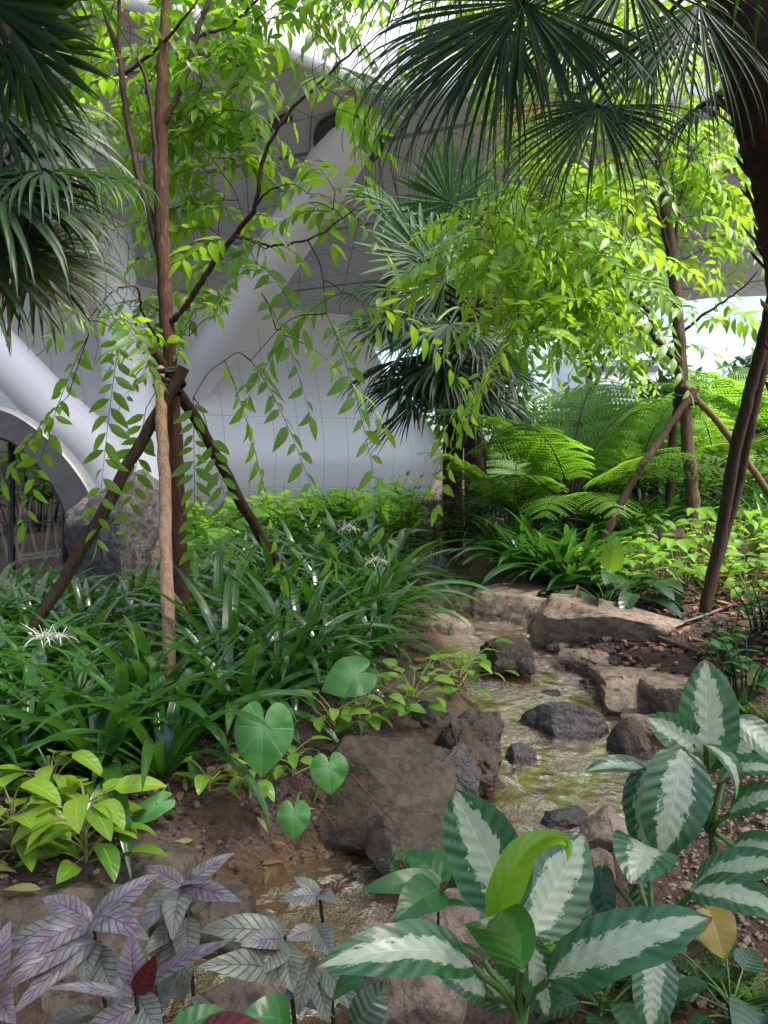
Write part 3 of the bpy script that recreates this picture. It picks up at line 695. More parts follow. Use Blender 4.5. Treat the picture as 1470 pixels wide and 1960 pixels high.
sb = thing('site_shelter', (13.2, 24, .6), 'white flat roofed shelter with crossing struts at the far right', 'shelter')
mb = MB(); box(mb, 10.2, 17.2, 23.5, 27, 2.9, 3.15); mb.build('roof', M['white_paint'], sb, smooth=False)
mb = MB(); box(mb, 10.6, 17, 26.5, 26.7, .5, 2.9); mb.build('rear_panel', M['archm'], sb, smooth=False)
for xa in (10.6, 11.6, 12.6, 13.6):
    mb = MB(); tube(mb, [(xa, 23.7, .6), (xa + .8, 23.7, 2.9)], .06, 6); tube(mb, [(xa + .8, 23.75, .6), (xa, 23.75, 2.9)], .06, 6)
    mb.build('strut', M['white_paint'], sb)
def crown_cloud(mb, c, rad, n, size, flat=.9, clumps=26):
    cs = []
    for _ in range(clumps):
        v = unit(rng.normal(size=3)) * rng.uniform(.45, 1) ** .5
        cs.append((c + v * rad, rng.uniform(.22, .42), rng.random()))
    for i in range(n):
        cc, rr, q = cs[rng.integers(clumps)]
        v = rng.normal(size=3) * rr * .55 * rad
        d = unit(rng.normal(size=3) + [0, 0, -.4])
        leaf(mb, cc + v, d, unit(rng.normal(size=3) + [0, 0, 1.]), size * rng.uniform(.7, 1.4), size * .5, lance, .4, .15, 2, 2, r=np.clip(q * .6 + rng.random() * .4, 0, 1))
def far_tree(x, y, h, rad, label, m, n=1500, size=.34, tr=.16):
    z = H(x, y) if y < 28 else .5
    t = thing('broadleaf_tree', (x, y, z), label, 'tree', 'trees beyond the garden')
    b = np.array([x, y, z])
    mb = MB(); tube(mb, smooth_path([b, b + [.1, 0, h * .4], b + [R(-.3, .3), 0, h * .85]], 5), np.linspace(tr, tr * .35, 11), 8); mb.build('trunk', M['barkg'], t)
    mb = MB(); crown_cloud(mb, b + [0, 0, h], np.array(rad), n, size); mb.build('crown', m, t)
far_tree(8.4, 20.5, 2.2, (1.9, 1.3, 1.5), 'bushy tree just left of the white shelter with struts', M['shrub'])
far_tree(5.2, 17, 1.3, (1.6, 1.4, .9), 'dense low tree behind the tree ferns, in front of the pale block', M['shrub'], 1800)
far_tree(2.9, 23, 2.6, (1.5, 1.4, 2.1), 'tall bright tree beyond the end of the curved white wall', M['bright'], 1800)
far_tree(12.6, 19.5, 1.9, (1.8, 1.2, 1.2), 'round tree in front of the white shelter', M['bright'], 1300)
far_tree(15.5, 32, 3.2, (3.2, 2, 2.4), 'distant tree rising over the white shelter roof', M['shrub'], 1200, .5)
UPV = np.array([0, 0, 1.])
# ------------------------------------------------------------------ rocks
def rock_mesh(size, seed, sub=4, cuts=11, rough=.10, lo=.5, hi=.78, flat_top=None):
    rr = np.random.default_rng(seed)
    bm = bmesh.new(); bmesh.ops.create_icosphere(bm, subdivisions=sub, radius=1)
    V = np.array([v.co[:] for v in bm.verts]); T = np.array([[v.index for v in f.verts] for f in bm.faces]); bm.free()
    for k in range(cuts):
        n = unit(rr.normal(size=3) * [1, 1, .8]); d = rr.uniform(lo, hi)
        s = np.maximum(0, V @ n - d); V -= .93 * s[:, None] * n
    if flat_top: V[:, 2] = np.minimum(V[:, 2], flat_top + .12 * (V[:, 2] - flat_top))
    V -= (V.max(0) + V.min(0)) / 2; V /= (V.max(0) - V.min(0)) / 2
    o = Vector(rr.uniform(0, 50, 3))
    dn = np.array([mnoise.fractal(Vector(v) * 1.6 + o, .9, 2.0, 5) for v in V])
    dr = np.array([abs(mnoise.noise(Vector(v) * 3.1 + o)) for v in V])
    Nn = V / np.linalg.norm(V, axis=1)[:, None]
    V = V + Nn * (rough * dn - rough * .8 * np.maximum(0, .12 - dr) * 4)[:, None]
    return V * np.array(size), T
def rock(name, label, pos, size, seed, mat='rock', rz=0., sub=4, cuts=9, rough=.1, cat='rock', group=None, tilt=0., flat_top=None):
    V, T = rock_mesh(size, seed, sub, cuts, rough, flat_top=flat_top)
    c, s = math.cos(tilt), math.sin(tilt); V = V @ np.array([[c, 0, s], [0, 1, 0], [-s, 0, c]]).T
    c, s = math.cos(rz), math.sin(rz); V = V @ np.array([[c, -s, 0], [s, c, 0], [0, 0, 1]]).T
    P_ = V + np.asarray(pos)
    D_ = np.sqrt((P_[:, None, 0] - STREAM[None, :, 0]) ** 2 + (P_[:, None, 1] - STREAM[None, :, 1]) ** 2); j_ = D_.argmin(1)
    near = D_.min(1) < STREAM[j_, 3] * 1.5 + .1; zr = P_[:, 2] - STREAM[j_, 2]
    mb = MB(); mb.add(P_, None, T, None, np.where(near, np.clip(1 - (zr - .01) / .06, 0, 1), 0))
    o = mb.build(name, M[mat], origin=pos); o.data.set_sharp_from_angle(angle=math.radians(32))
    return tag(o, label, cat, group)
def rk(name, label, px, py, wpx, hpx, seed, mat='rock', d=None, depth=.8, **k):
    """rock whose visible outline is about wpx x hpx around (px, py), resting on the ground there"""
    g = G(px, py + hpx * .4) if d is None else Wp(px, py, d)
    if d is None: d = g[1] + .1
    sx = wpx / F * d / 2; sz = hpx / F * d / 2 * 1.15
    p = Wp(px, py, d)
    return rock(name, label, p, (sx * 1.12, sx * depth * 1.1, sz * 1.15), seed, mat, **k)
rk('boulder', 'large angular brown boulder between the lily bed and the stream', 714, 1535, 345, 200, 11, 'rock', 3.4, .75, sub=5, rz=.3, cuts=18, rough=.06, tilt=-.15)
rk('boulder', 'dark broken rock standing behind the large angular brown boulder', 840, 1428, 140, 130, 12, 'rock', 3.95, .8, sub=5, cuts=16, rough=.17)
rk('boulder', 'dark jagged rock at the water edge right of the large brown boulder', 912, 1458, 150, 150, 43, 'rock', 3.75, .8, sub=5, cuts=18, rough=.2, rz=.8)
rk('boulder', 'small dark rock between the large brown boulder and the jagged water edge rock', 858, 1505, 110, 120, 44, 'rockd', 3.55, .9, sub=5, cuts=14, rough=.16)
rk('boulder', 'low flat topped stone wet at its foot below the large brown boulder', 778, 1632, 150, 105, 14, 'rock', 3.0, .9, sub=4, rough=.08)
rk('stream_stone', 'largest dark stone midstream with water parting round it', 1078, 1398, 158, 92, 15, 'rockd', 4.32, .75, sub=5, cuts=11, rough=.09)
rk('stream_stone', 'knobbly brown stone upstream in the middle of the channel', 972, 1256, 95, 52, 16, 'rock', 5.1, .9, rough=.16)
rk('stream_stone', 'small black stone touching the knobbly brown midstream stone', 1006, 1274, 34, 26, 17, 'rockd', 4.98)
rk('stream_stone', 'low dark wet stone just upstream of the largest midstream stone', 1062, 1338, 84, 26, 18, 'rockd', 4.75, .9)
rk('stream_stone', 'small wet stone in white water left of the largest midstream stone', 995, 1448, 55, 36, 19, 'rockd', 4.0)
rk('stream_stone', 'black wet stone in the lower rapids in front of the big leaves', 1078, 1572, 85, 48, 20, 'rockd', 3.42, .9, rough=.14)
rk('stream_stone', 'grey oval stone at the foot of the right hand bank', 1160, 1333, 26, 28, 21, 'rockg', 4.68)
rk('boulder', 'pale pink rock at the left edge of the upper channel', 858, 1212, 98, 64, 22, 'rockp', 6.0, .9, cuts=12)
rk('boulder', 'pale rock at the head of the visible stream', 838, 1112, 68, 36, 13, 'rockt', 8.0, .9)
rk('boulder', 'long flat tan slab across the far head of the stream', 905, 1104, 120, 34, 24, 'rockt', 8.7, 1.2, cuts=12)
rk('boulder', 'small rock half under water in the upper channel', 880, 1160, 60, 22, 25, 'rockt', 7.0)
rk('boulder', 'smooth rounded pink boulder under the strap leaves on the right bank', 992, 1185, 170, 90, 26, 'rockp', 6.5, 1.4, sub=5, cuts=6, rough=.06, flat_top=.5)
rk('boulder', 'broad flat pink boulder topping the right bank beside the mulch', 1150, 1222, 250, 105, 27, 'rockp', 5.6, .8, sub=5, cuts=7, rough=.07, rz=-.25, tilt=.14, flat_top=.45)
rk('boulder', 'low pink slab at the water between the smooth rounded and the broad flat boulder', 1062, 1232, 110, 60, 45, 'rockp', 5.9, 1.2, sub=5, rough=.1)
rk('boulder', 'low long brown pink slab along the water below the rough layered bank rock', 1258, 1440, 120, 95, 46, 'rockp', 4.25, 1.4, sub=5, rough=.12, rz=.3, flat_top=.4)
rk('boulder', 'flat topped pink slab beside the tallest splashed plant on the right bank', 1295, 1350, 150, 90, 47, 'rockp', 4.6, 1.2, sub=5, rough=.09, flat_top=.45, cuts=7)
rk('boulder', 'rough layered pink brown rock of the bank below the broad flat boulder', 1232, 1335, 200, 90, 28, 'rockp', 4.85, 1.1, sub=5, cuts=8, rough=.13, flat_top=.5, tilt=.1)
rk('boulder', 'crumbly brown rock joining the two pink boulders of the right bank', 1148, 1280, 140, 62, 29, 'rockp', 5.2, 1.1, sub=5, rough=.16)
rk('boulder', 'small rock under the broad flat boulder at the water', 1078, 1250, 60, 46, 30, 'rockp', 5.5, 1, rough=.18)
rk('boulder', 'pink bank stone beside the lower rapids behind the big leaves', 1165, 1605, 130, 110, 31, 'rockp', 3.15, .9, sub=5, rough=.1)
rk('boulder', 'brown bank stone at the bend above the lower rapids', 1210, 1450, 90, 120, 40, 'rock', 4.05, .9, rough=.12)
rk('boulder', 'low tan rock dome in front of the bare soil at the left', 255, 1690, 240, 105, 32, 'rockt', 2.72, .9, sub=5, cuts=6, rough=.08)
rk('boulder', 'large tan rock sloping to the bottom left corner under the purple plants', 80, 1840, 400, 190, 33, 'rockt', 2.35, .8, sub=5, cuts=6, rough=.09, rz=.3)
rk('boulder', 'rounded tan stone among the purple leaves by the near pool', 425, 1765, 120, 120, 34, 'rockt', 2.35, .9, cuts=6)
rk('boulder', 'pink flagstone at the bottom between purple leaves and pool', 480, 1908, 170, 70, 35, 'rockp', 1.95, .8, sub=5, rough=.05)
rk('boulder', 'pale pink flat stone behind the seedling at the near pool edge', 870, 1775, 180, 115, 36, 'rockp', 2.5, .8, sub=5, rough=.05, cuts=8)
rk('boulder', 'dull red flat stone lowest in the middle under the big leaves', 790, 1895, 200, 110, 37, 'rockp', 1.98, .8, sub=5, rough=.06)
rk('boulder', 'porous red stone between the two variegated plants', 1128, 1700, 95, 120, 38, 'rockp', 2.5, .8, rough=.14)
rk('standing_rock', 'tall grey weathered rock standing before the glass arch', 222, 1060, 172, 250, 39, 'rockg', 7.8, .7, sub=5, cuts=12, rough=.11)
rk('boulder', 'pale rock lying by the low far wall', 1450, 1000, 60, 22, 41, 'rockt', 12.0)
rk('boulder', 'pale rock at the foot of the right tripod tree', 1335, 1012, 40, 18, 42, 'rockt', 11.5)
for i, (px, py, wd, hh, lb) in enumerate([(412, 1620, 22, 20, 'small pale pebble on the bare soil nearest the tan dome'), (503, 1612, 28, 26, 'grey stone on bare soil above the wet stone'), (524, 1642, 40, 44, 'wet green grey stone at the edge of the near pool'),
        (505, 1573, 26, 22, 'brown pebble high on the bare soil slope'), (330, 1612, 30, 12, 'flat white chip lying on the tan dome'), (702, 1684, 20, 22, 'black pebble in the near pool'), (470, 1612, 18, 14, 'small dark pebble left of the grey stone on bare soil')]):
    rk('pebble', lb, px, py, wd, hh, 60 + i, 'rockg' if i in (0, 1, 2, 4) else 'rockd', sub=3, cat='pebble')
# fine broken stones and gravel nobody could count
def scatter_stones(name, mats, n, gen, smin, smax, flat=.7):
    mb = MB()
    bases = []
    for sd in range(6):
        V, T = rock_mesh((1, 1, flat), 200 + sd, 1, 6, .1); bases.append((V, T))
    for i in range(n):
        x, y = gen(); s = R(smin, smax) * (.6 + rng.random() ** 3); V, T = bases[i % 6]
        a = R(0, 6.28); c, q = math.cos(a), math.sin(a)
        mb.add((V * [1, R(.6, 1), 1]) @ np.array([[c, -q, 0], [q, c, 0], [0, 0, 1]]).T * s + [x, y, H(x, y) + s * .25], None, T, None, 0, i % len(mats))
    tag(mb.build(name, mats, smooth=False), kind='stuff')
def inpoly(poly):
    poly = np.array(poly)
    def gen():
        while True:
            x = R(poly[:, 0].min(), poly[:, 0].max()); y = R(poly[:, 1].min(), poly[:, 1].max()); ins = False; j = len(poly) - 1
            for i in range(len(poly)):
                if (poly[i, 1] > y) != (poly[j, 1] > y) and x < (poly[j, 0] - poly[i, 0]) * (y - poly[i, 1]) / (poly[j, 1] - poly[i, 1]) + poly[i, 0]: ins = not ins
                j = i
            if ins: return x, y
    return gen
scatter_stones('gravel', [M['gravel']], 3600, inpoly([(.85, 1.7), (2.0, 1.6), (2.3, 3.2), (1.5, 3.9), (1.05, 3.3)]), .006, .014)
scatter_stones('soil_crumbs', [M['rock'], M['soil'], M['rockp']], 1900, inpoly([(-1.3, 2.4), (-.2, 2.6), (-.05, 3.3), (-.6, 3.7), (-1.4, 3.3)]), .004, .015)
scatter_stones('bank_rubble', [M['rock'], M['rockp'], M['rockd']], 420, inpoly([(1.0, 5.6), (1.25, 4.2), (1.05, 3.2), (1.35, 3.2), (1.6, 4.4), (1.5, 5.8)]), .01, .03)
scatter_stones('bed_stones', [M['rockd'], M['rock'], M['rockt']], 420, lambda: (lambda q, a: (q[0] + R(-.9, .9) * q[3], q[1] + R(-.05, .05)))(STREAM[rng.integers(15, len(STREAM) - 8)], 0), .012, .035, .5)
def chips():
    mb = MB(); g = inpoly([(1.5, 4.9), (2.3, 4.0), (3.6, 4.4), (4.2, 7.2), (2.2, 7.0), (1.7, 6.1)])
    for i in range(1500):
        x, y = g(); a = R(0, 3.14); l, w_ = R(.015, .045), R(.007, .016); z = H(x, y) + R(.0, .02)
        u_ = np.array([math.cos(a), math.sin(a), R(-.3, .3)]) * l; v_ = np.array([-math.sin(a), math.cos(a), R(-.4, .4)]) * w_; n_ = np.array([0, 0, .006]); c = np.array([x, y, z])
        V8 = [c + sx * u_ + sy * v_ + sz * n_ for sz in (-1, 1) for sx, sy in ((-1, -1), (1, -1), (1, 1), (-1, 1))]
        mb.add(V8, [(0, 1, 2, 3), (4, 5, 6, 7), (0, 1, 5, 4), (1, 2, 6, 5), (2, 3, 7, 6), (3, 0, 4, 7)], None, None, rng.random(), i % 3 == 0)
    tag(mb.build('bark_mulch', [M['mulch'], M['rock']], smooth=False), kind='stuff')
chips()
# dry leaf litter nobody could count
mb = MB()
gA, gB, gC = inpoly([(-2.6, 3.0), (-.3, 3.2), (.3, 5), (0, 8), (-3, 8)]), inpoly([(1.3, 2.0), (2.4, 2.0), (4, 6), (3, 8), (1.7, 6.2), (1.4, 4)]), inpoly([(-1.5, 2.4), (-.3, 2.9), (-.4, 3.4), (-1.6, 3.3)])
for i in range(520):
    x, y = (gA, gB, gC)[i % 5 // 2](); a = R(0, 6.28); e = np.array([math.cos(a), math.sin(a), R(-.15, .25)]); l = R(.04, .13)
    leaf(mb, np.array([x, y, H(x, y) + R(.008, .03)]), e, UPV + rng.normal(size=3) * .3, l, l * R(.2, .35), lance, R(-.6, .9), R(.1, .5), 4, 2, mi=int(i % 4 == 0))
tag(mb.build('leaf_litter', [M['dead'], M['fallen']]), kind='stuff')
# irrigation pipes on the mulch
for px, lb in (([(1185, 1190), (1250, 1222), (1290, 1240), (1350, 1262)], 'thin brown irrigation pipe running along the boulder edge on the mulch'), ([(1235, 1215), (1290, 1205), (1345, 1188), (1400, 1165)], 'thin brown irrigation pipe branching back across the mulch')):
    mb = MB(); tube(mb, smooth_path([G(*p) + [0, 0, .025] for p in px], 6), .012, 8); tag(mb.build('irrigation_pipe', M['pipe']), lb, 'pipe')
# ------------------------------------------------------------------ young trees with hanging sprays
UP = np.array([0, 0, 1.])
def spray(mb, o, d, L, nl, leafL, droop, r0=.5, twig=1):
    nl = int(L / .034); d = unit(d); s = np.linspace(0, 1, 9)
    C = o + np.outer(s * L, d) - np.outer(droop * L * s ** 2, UP)
    tg = np.gradient(C, axis=0); tg /= np.linalg.norm(tg, axis=1)[:, None]
    tube(mb, C, np.linspace(.0028, .0011, 9), 3, .3, twig, cap=False)
    side0 = unit(np.cross(tg[4], UP + rng.normal(size=3) * .35))
    for i in range(nl):
        q = (i + 1.2) / (nl + .4); k = q * 8; a = int(min(7, k)); f = k - a
        p = C[a] * (1 - f) + C[a + 1] * f; t = tg[a]
        sg = 1 if i % 2 else -1
        sd_ = unit(side0 * sg + rng.normal(size=3) * .2)
        ld = unit(t * R(.35, .6) + sd_ * R(.7, .95) - UP * R(.0, .35))
        n = unit(np.cross(side0, t)); n = n if n[2] > 0 else -n; n = unit(n + UP * .2 + rng.normal(size=3) * .28)
        l = leafL * (1.02 - .45 * abs(q - .45)) * R(.62, 1.16)
        leaf(mb, p + sd_ * .004, ld, n, l, l * R(.33, .40), lance, R(.2, .8), R(.1, .35), 4, 2, r=np.clip(r0 + rng.normal() * .22, 0, 1))
    leaf(mb, C[-1], tg[-1], UP + rng.normal(size=3) * .3, leafL * .85, leafL * .28, lance, .4, .2, 4, 2, r=np.clip(r0 + .2, 0, 1))
def make_tree(name, label, base, trunk, trad, branches, sprays, mats, leafL, group=None):
    """trunk / branches: pixel paths (px, py, d); sprays: list of (origin, dir, length, nleaf, droop, tone)"""
    t = thing(name, base, label, 'tree', group)
    mb = MB(); tp = smooth_path(trunk, 8); 
    tp[1:-1] += rng.normal(size=(len(tp) - 2, 3)) * [.004, .004, 0]
    tube(mb, tp, np.interp(np.linspace(0, 1, len(tp)), np.linspace(0, 1, len(trad)), trad) * (1 + .035 * rng.normal(size=len(tp))), 14); mb.build('trunk', mats['bark'], t)
    nodes = [tp[len(tp) // 3:]]
    for path_, r0, r1 in branches:
        p = smooth_path(path_, 7); p[1:-1] += rng.normal(size=(len(p) - 2, 3)) * .0035
        mb = MB(); tube(mb, p, np.linspace(r0, r1, len(p)), 8); mb.build('branch', mats['bark2'], t); nodes.append(p[2:])
    nodes = np.vstack(nodes)
    mb = MB(); done = []
    for o, d, L, nl, dr, tone in sprays:
        o = np.array(o)
        # thin bowed twig from the nearest lower branch point or earlier twig
        cand = nodes if not done else np.vstack([nodes, np.array(done)])
        D = np.linalg.norm(cand - o, axis=1) + np.maximum(0, cand[:, 2] - o[2]) * .3
        a = cand[D.argmin()]; m = (a + o) / 2 + np.array([0, 0, .12 * np.linalg.norm(o - a)]) + rng.normal(size=3) * .03 * np.linalg.norm(o - a)
        l = np.linalg.norm(o - a)
        if l > .03:
            pth = smooth_path([a, m, o], 6); tube(mb, pth, np.linspace(.003 + .003 * min(1, l), .0026, len(pth)), 4, .3, 1, cap=False)
            done += [pth[4], pth[8], o]
        spray(mb, o, d, L, nl, leafL, dr, tone)
    mb.build('crown', [mats['leaf'], M['twig']], t)
    return t
def spr(regions):
    L_ = []
    for (x0, y0, x1, y1, d0, d1, n, ln, tone, dx) in regions:
        for _ in range(n):
            d = R(d0, d1); o = Wp(R(x0, x1), R(y0, y1), d)
            dr = np.array([dx + R(-.8, .8), R(-.7, .5), R(-.35, .3)])
            L_.append((o, dr, R(*ln), 0, R(.35, .85), np.clip(tone + R(-.25, .25), 0, 1)))
    return L_
# left tree ---------------------------------------------------------
gb = GD(345, 5.0)
trunkL = [gb - [0, 0, .1], Wp(347, 1130, 5.0), Wp(338, 900, 5.0), Wp(328, 720, 5.0), Wp(316, 560, 5.02), Wp(311, 380, 5.05), Wp(309, 180, 5.1), Wp(318, 0, 5.15), Wp(322, -250, 5.2), Wp(330, -520, 5.3)]
brL = [([Wp(322, 622, 5.0), Wp(352, 590, 4.95), Wp(385, 540, 4.9), Wp(445, 455, 4.8), Wp(488, 395, 4.7), Wp(505, 300, 4.65), Wp(545, 225, 4.6), Wp(605, 165, 4.6), Wp(690, 85, 4.6)], .022, .006),
    ([Wp(448, 452, 4.8), Wp(480, 458, 4.6), Wp(520, 470, 4.4), Wp(600, 455, 4.3), Wp(680, 400, 4.3)], .010, .004),
    ([Wp(488, 395, 4.7), Wp(515, 365, 4.6), Wp(555, 352, 4.5)], .008, .003),
    ([Wp(305, 485, 5.02), Wp(272, 360, 5.1), Wp(245, 235, 5.2), Wp(228, 110, 5.3), Wp(200, 20, 5.4), Wp(170, -140, 5.5)], .026, .012),
    ([Wp(228, 100, 5.3), Wp(228, 0, 5.3), Wp(236, -160, 5.3)], .014, .008),
    ([Wp(300, 480, 5.02), Wp(297, 330, 4.9), Wp(285, 180, 4.85), Wp(262, 110, 4.8)], .018, .008),
    ([Wp(312, 240, 5.08), Wp(350, 160, 5.1), Wp(378, 60, 5.1), Wp(402, -10, 5.1), Wp(440, -160, 5.2)], .022, .012),
    ([Wp(240, 140, 5.2), Wp(310, 85, 5.1), Wp(355, 30, 5.0), Wp(420, -60, 5.0)], .012, .006),
    ([Wp(305, 655, 5.0), Wp(285, 620, 4.9), Wp(270, 590, 4.8), Wp(262, 550, 4.7), Wp(215, 560, 4.6), Wp(160, 620, 4.5)], .010, .004),
    ([Wp(378, 70, 5.1), Wp(450, 40, 5.3), Wp(540, -40, 5.5), Wp(640, -60, 5.6)], .012, .005)]
regL = [(370, -140, 560, 60, 5.2, 6.4, 44, (.4, .65), .62, 0), (360, 60, 480, 260, 5.1, 6.2, 36, (.35, .55), .55, 0), (190, -120, 300, 240, 5.1, 6.2, 32, (.35, .6), .5, -.1),
    (540, -160, 720, 0, 4.9, 6.2, 26, (.4, .7), .6, .1), (600, 110, 680, 220, 4.4, 4.9, 5, (.35, .5), .25, .2), (345, 180, 480, 420, 5.2, 6.0, 12, (.35, .55), .6, 0), (350, 300, 430, 500, 5.1, 5.9, 16, (.35, .55), .5, .0), (440, 440, 520, 520, 4.3, 4.8, 4, (.35, .5), .3, .0),
    (580, 340, 650, 440, 4.2, 4.8, 5, (.35, .5), .3, .1), (350, 560, 430, 660, 5.1, 5.6, 7, (.45, .65), .5, .05), (180, 540, 260, 620, 4.6, 5.4, 4, (.4, .6), .4, -.1), (200, 260, 290, 460, 5.2, 6.0, 6, (.35, .55), .45, 0)]
sL = spr(regL)
for o, dr, ln, nl, dd, tn in [((625, 600, 4.2), (.15, 0, -.3), .72, 17, .8, .35), ((655, 560, 4.3), (-.5, -.2, -.2), .55, 13, .7, .3), ((700, 585, 4.3), (.6, 0, 0), .5, 12, .8, .3), ((480, 690, 4.4), (.25, -.1, -.3), .75, 17, .7, .4),
        ((540, 640, 4.5), (.7, 0, -.2), .6, 14, .6, .55), ((430, 690, 4.6), (.2, .1, -.5), .85, 17, .6, .5), ((230, 640, 4.5), (-.15, 0, -.8), .85, 17, .4, .35), ((170, 640, 4.6), (-.35, 0, -.6), .8, 17, .5, .45), ((130, 760, 4.6), (-.5, 0, -.4), .5, 13, .4, .5),
        ((370, 760, 4.7), (.0, 0, -1), .8, 17, .2, .45), ((280, 780, 4.9), (-.2, 0, -.9), .6, 14, .3, .45), ((400, 830, 4.8), (.25, 0, -.9), .6, 14, .3, .45), ((500, 560, 4.3), (.3, -.2, -.4), .5, 13, .6, .3)]:
    sL.append((Wp(*o), np.array(dr, float), ln, nl, dd, tn))
mt = dict(bark=M['bark'], bark2=M['twig'], leaf=M['tree'])
make_tree('young_tree', 'slender red brown tree with hanging leafy sprays, tied to stakes in the lily bed', gb, trunkL, [.062, .052, .047, .045, .045, .042, .036, .03, .026, .02], brL, sL, mt, .165)
# stakes of the left tree
def stake(label, pts, r0, r1, m):
    p = smooth_path(pts, 7); p[1:-1] += rng.normal(size=(len(p) - 2, 3)) * .0035
    mb = MB(); tube(mb, p, np.linspace(r0, r1, len(p)) * (1 + .04 * rng.normal(size=len(p))), 14)
    return tag(mb.build('wooden_stake', M[m], origin=p[0]), label, 'stake', 'support stakes of the young trees')
s1 = G(325, 1350)
stake('pale weathered upright stake in front of the red brown trunk', [s1 - [0, 0, .08], Wp(320, 1100, 4.22), Wp(311, 850, 4.65), Wp(305, 700, 4.86)], .034, .034, 'stakep')
stake('dark stake slanting from the left edge of the lily bed to the red brown trunk', [GD(-5, 4.62) - [0, 0, .05], Wp(138, 1082, 4.68), Wp(262, 862, 4.75), Wp(352, 704, 4.8)], .04, .034, 'stake')
stake('dark stake slanting from the trunk down right into the lilies', [Wp(570, 1150, 6.4), Wp(450, 940, 5.6), Wp(372, 797, 5.15), Wp(293, 672, 4.8)], .04, .034, 'stake')
mb = MB()
for k in range(7):
    c = Wp(322 + R(-4, 4), 716 + k * 6 - 8, 4.88); a = np.linspace(0, 6.283, 15)
    tube(mb, np.c_[c[0] + .085 * np.cos(a) * R(.8, 1.1), c[1] + .10 * np.sin(a), c[2] + .025 * np.sin(a + k * 1.7)], .012, 6, cap=False)
tube(mb, smooth_path([Wp(315, 735, 4.8), Wp(330, 750, 4.78), Wp(326, 790, 4.82)], 4), .008, 5)
tag(mb.build('tree_tie', M['strap']), 'black rubber tie binding the stakes to the red brown trunk', 'tie')

# right tree --------------------------------------------------------
gr = GD(1330, 7.5)
trunkR = [gr - [0, 0, .1], Wp(1326, 960, 7.5), Wp(1316, 850, 7.5), Wp(1306, 740, 7.5), Wp(1296, 600, 7.5), Wp(1283, 470, 7.5), Wp(1266, 340, 7.5), Wp(1254, 230, 7.5), Wp(1240, 80, 7.5), Wp(1235, -120, 7.5)]
brR = [([Wp(1302, 700, 7.5), Wp(1278, 672, 7.4), Wp(1250, 640, 7.3), Wp(1242, 600, 7.2), Wp(1205, 560, 7.0), Wp(1160, 520, 6.8), Wp(1080, 450, 6.5), Wp(1000, 420, 6.2), Wp(900, 450, 5.9)], .03, .006),
    ([Wp(1300, 640, 7.5), Wp(1350, 600, 7.4), Wp(1410, 560, 7.3), Wp(1450, 520, 7.2)], .016, .006), ([Wp(1288, 520, 7.5), Wp(1262, 420, 7.3), Wp(1225, 320, 7.2), Wp(1180, 240, 7.0), Wp(1100, 180, 6.8)], .022, .007),
    ([Wp(1290, 500, 7.5), Wp(1300, 400, 7.6), Wp(1322, 300, 7.7), Wp(1370, 240, 7.8)], .02, .008), ([Wp(1283, 470, 7.5), Wp(1200, 400, 7.6), Wp(1120, 350, 7.6), Wp(1010, 330, 7.6)], .016, .006),
    ([Wp(1240, 600, 7.2), Wp(1160, 600, 6.9), Wp(1080, 600, 6.6), Wp(990, 640, 6.2)], .014, .005), ([Wp(1254, 230, 7.5), Wp(1150, 120, 7.4), Wp(1020, 60, 7.2), Wp(880, 20, 7.0)], .018, .007)]
regR = [(930, 360, 1120, 470, 5.6, 7.4, 44, (.4, .65), .75, -.3), (1040, 380, 1230, 540, 6.2, 8.0, 54, (.4, .65), .6, -.1), (960, 470, 1200, 590, 5.8, 7.6, 46, (.4, .65), .5, -.1), (1300, 440, 1420, 520, 7.6, 8.4, 10, (.35, .5), .4, .1),
    (1310, 220, 1420, 420, 7.2, 8.6, 40, (.4, .6), .75, .2), (980, 230, 1230, 380, 6.2, 8.2, 50, (.4, .65), .85, -.1), (1230, 230, 1320, 520, 7.8, 8.8, 26, (.4, .6), .6, 0), (1150, 540, 1250, 610, 6.4, 7.4, 5, (.35, .5), .4, -.1), (890, 410, 960, 500, 5.4, 6.3, 10, (.4, .6), .85, -.6),
    (760, -130, 1300, 80, 6.2, 8.4, 64, (.45, .75), .75, 0), (1340, 590, 1440, 640, 6.8, 7.8, 4, (.35, .5), .4, .1), (940, -40, 1180, 190, 5.8, 8.0, 46, (.4, .65), .8, 0), (1180, 20, 1400, 240, 7.4, 8.6, 44, (.4, .65), .85, .1), (940, 570, 1060, 650, 5.6, 6.4, 9, (.4, .55), .6, -.4)]
sR = spr(regR)
for o, dr, ln, nl, dd, tn in [((960, 690, 5.4), (-.5, -.1, -.5), .7, 16, .5, .6), ((930, 740, 5.3), (-.4, -.1, -.6), .6, 14, .5, .6), ((1000, 640, 5.6), (-.6, 0, -.4), .7, 16, .5, .6), ((880, 470, 5.5), (-.8, 0, -.25), .75, 17, .4, .8), ((850, 520, 5.5), (-.8, 0, -.3), .6, 15, .5, .8)]:
    sR.append((Wp(*o), np.array(dr, float), ln, nl, dd, tn))
mt2 = dict(bark=M['barkg'], bark2=M['twig'], leaf=M['tree2'])
make_tree('young_tree', 'grey brown trunked tree with a bright lime crown tied to stakes on the right', gr, trunkR, [.078, .064, .060, .058, .054, .05, .045, .04, .032, .025], brR, sR, mt2, .175)
stake('brown stake slanting down left from the tie of the grey brown trunk', [GD(1120, 6.9) - [0, 0, .05], Wp(1195, 950, 7.0), Wp(1265, 840, 7.2), Wp(1333, 742, 7.38)], .036, .032, 'stake')
stake('light brown stake slanting down right from the tie of the grey brown trunk', [GD(1530, 7.9) - [0, 0, .05], Wp(1445, 905, 7.75), Wp(1375, 810, 7.55), Wp(1308, 736, 7.4)], .034, .03, 'stakeb')
mb = MB()
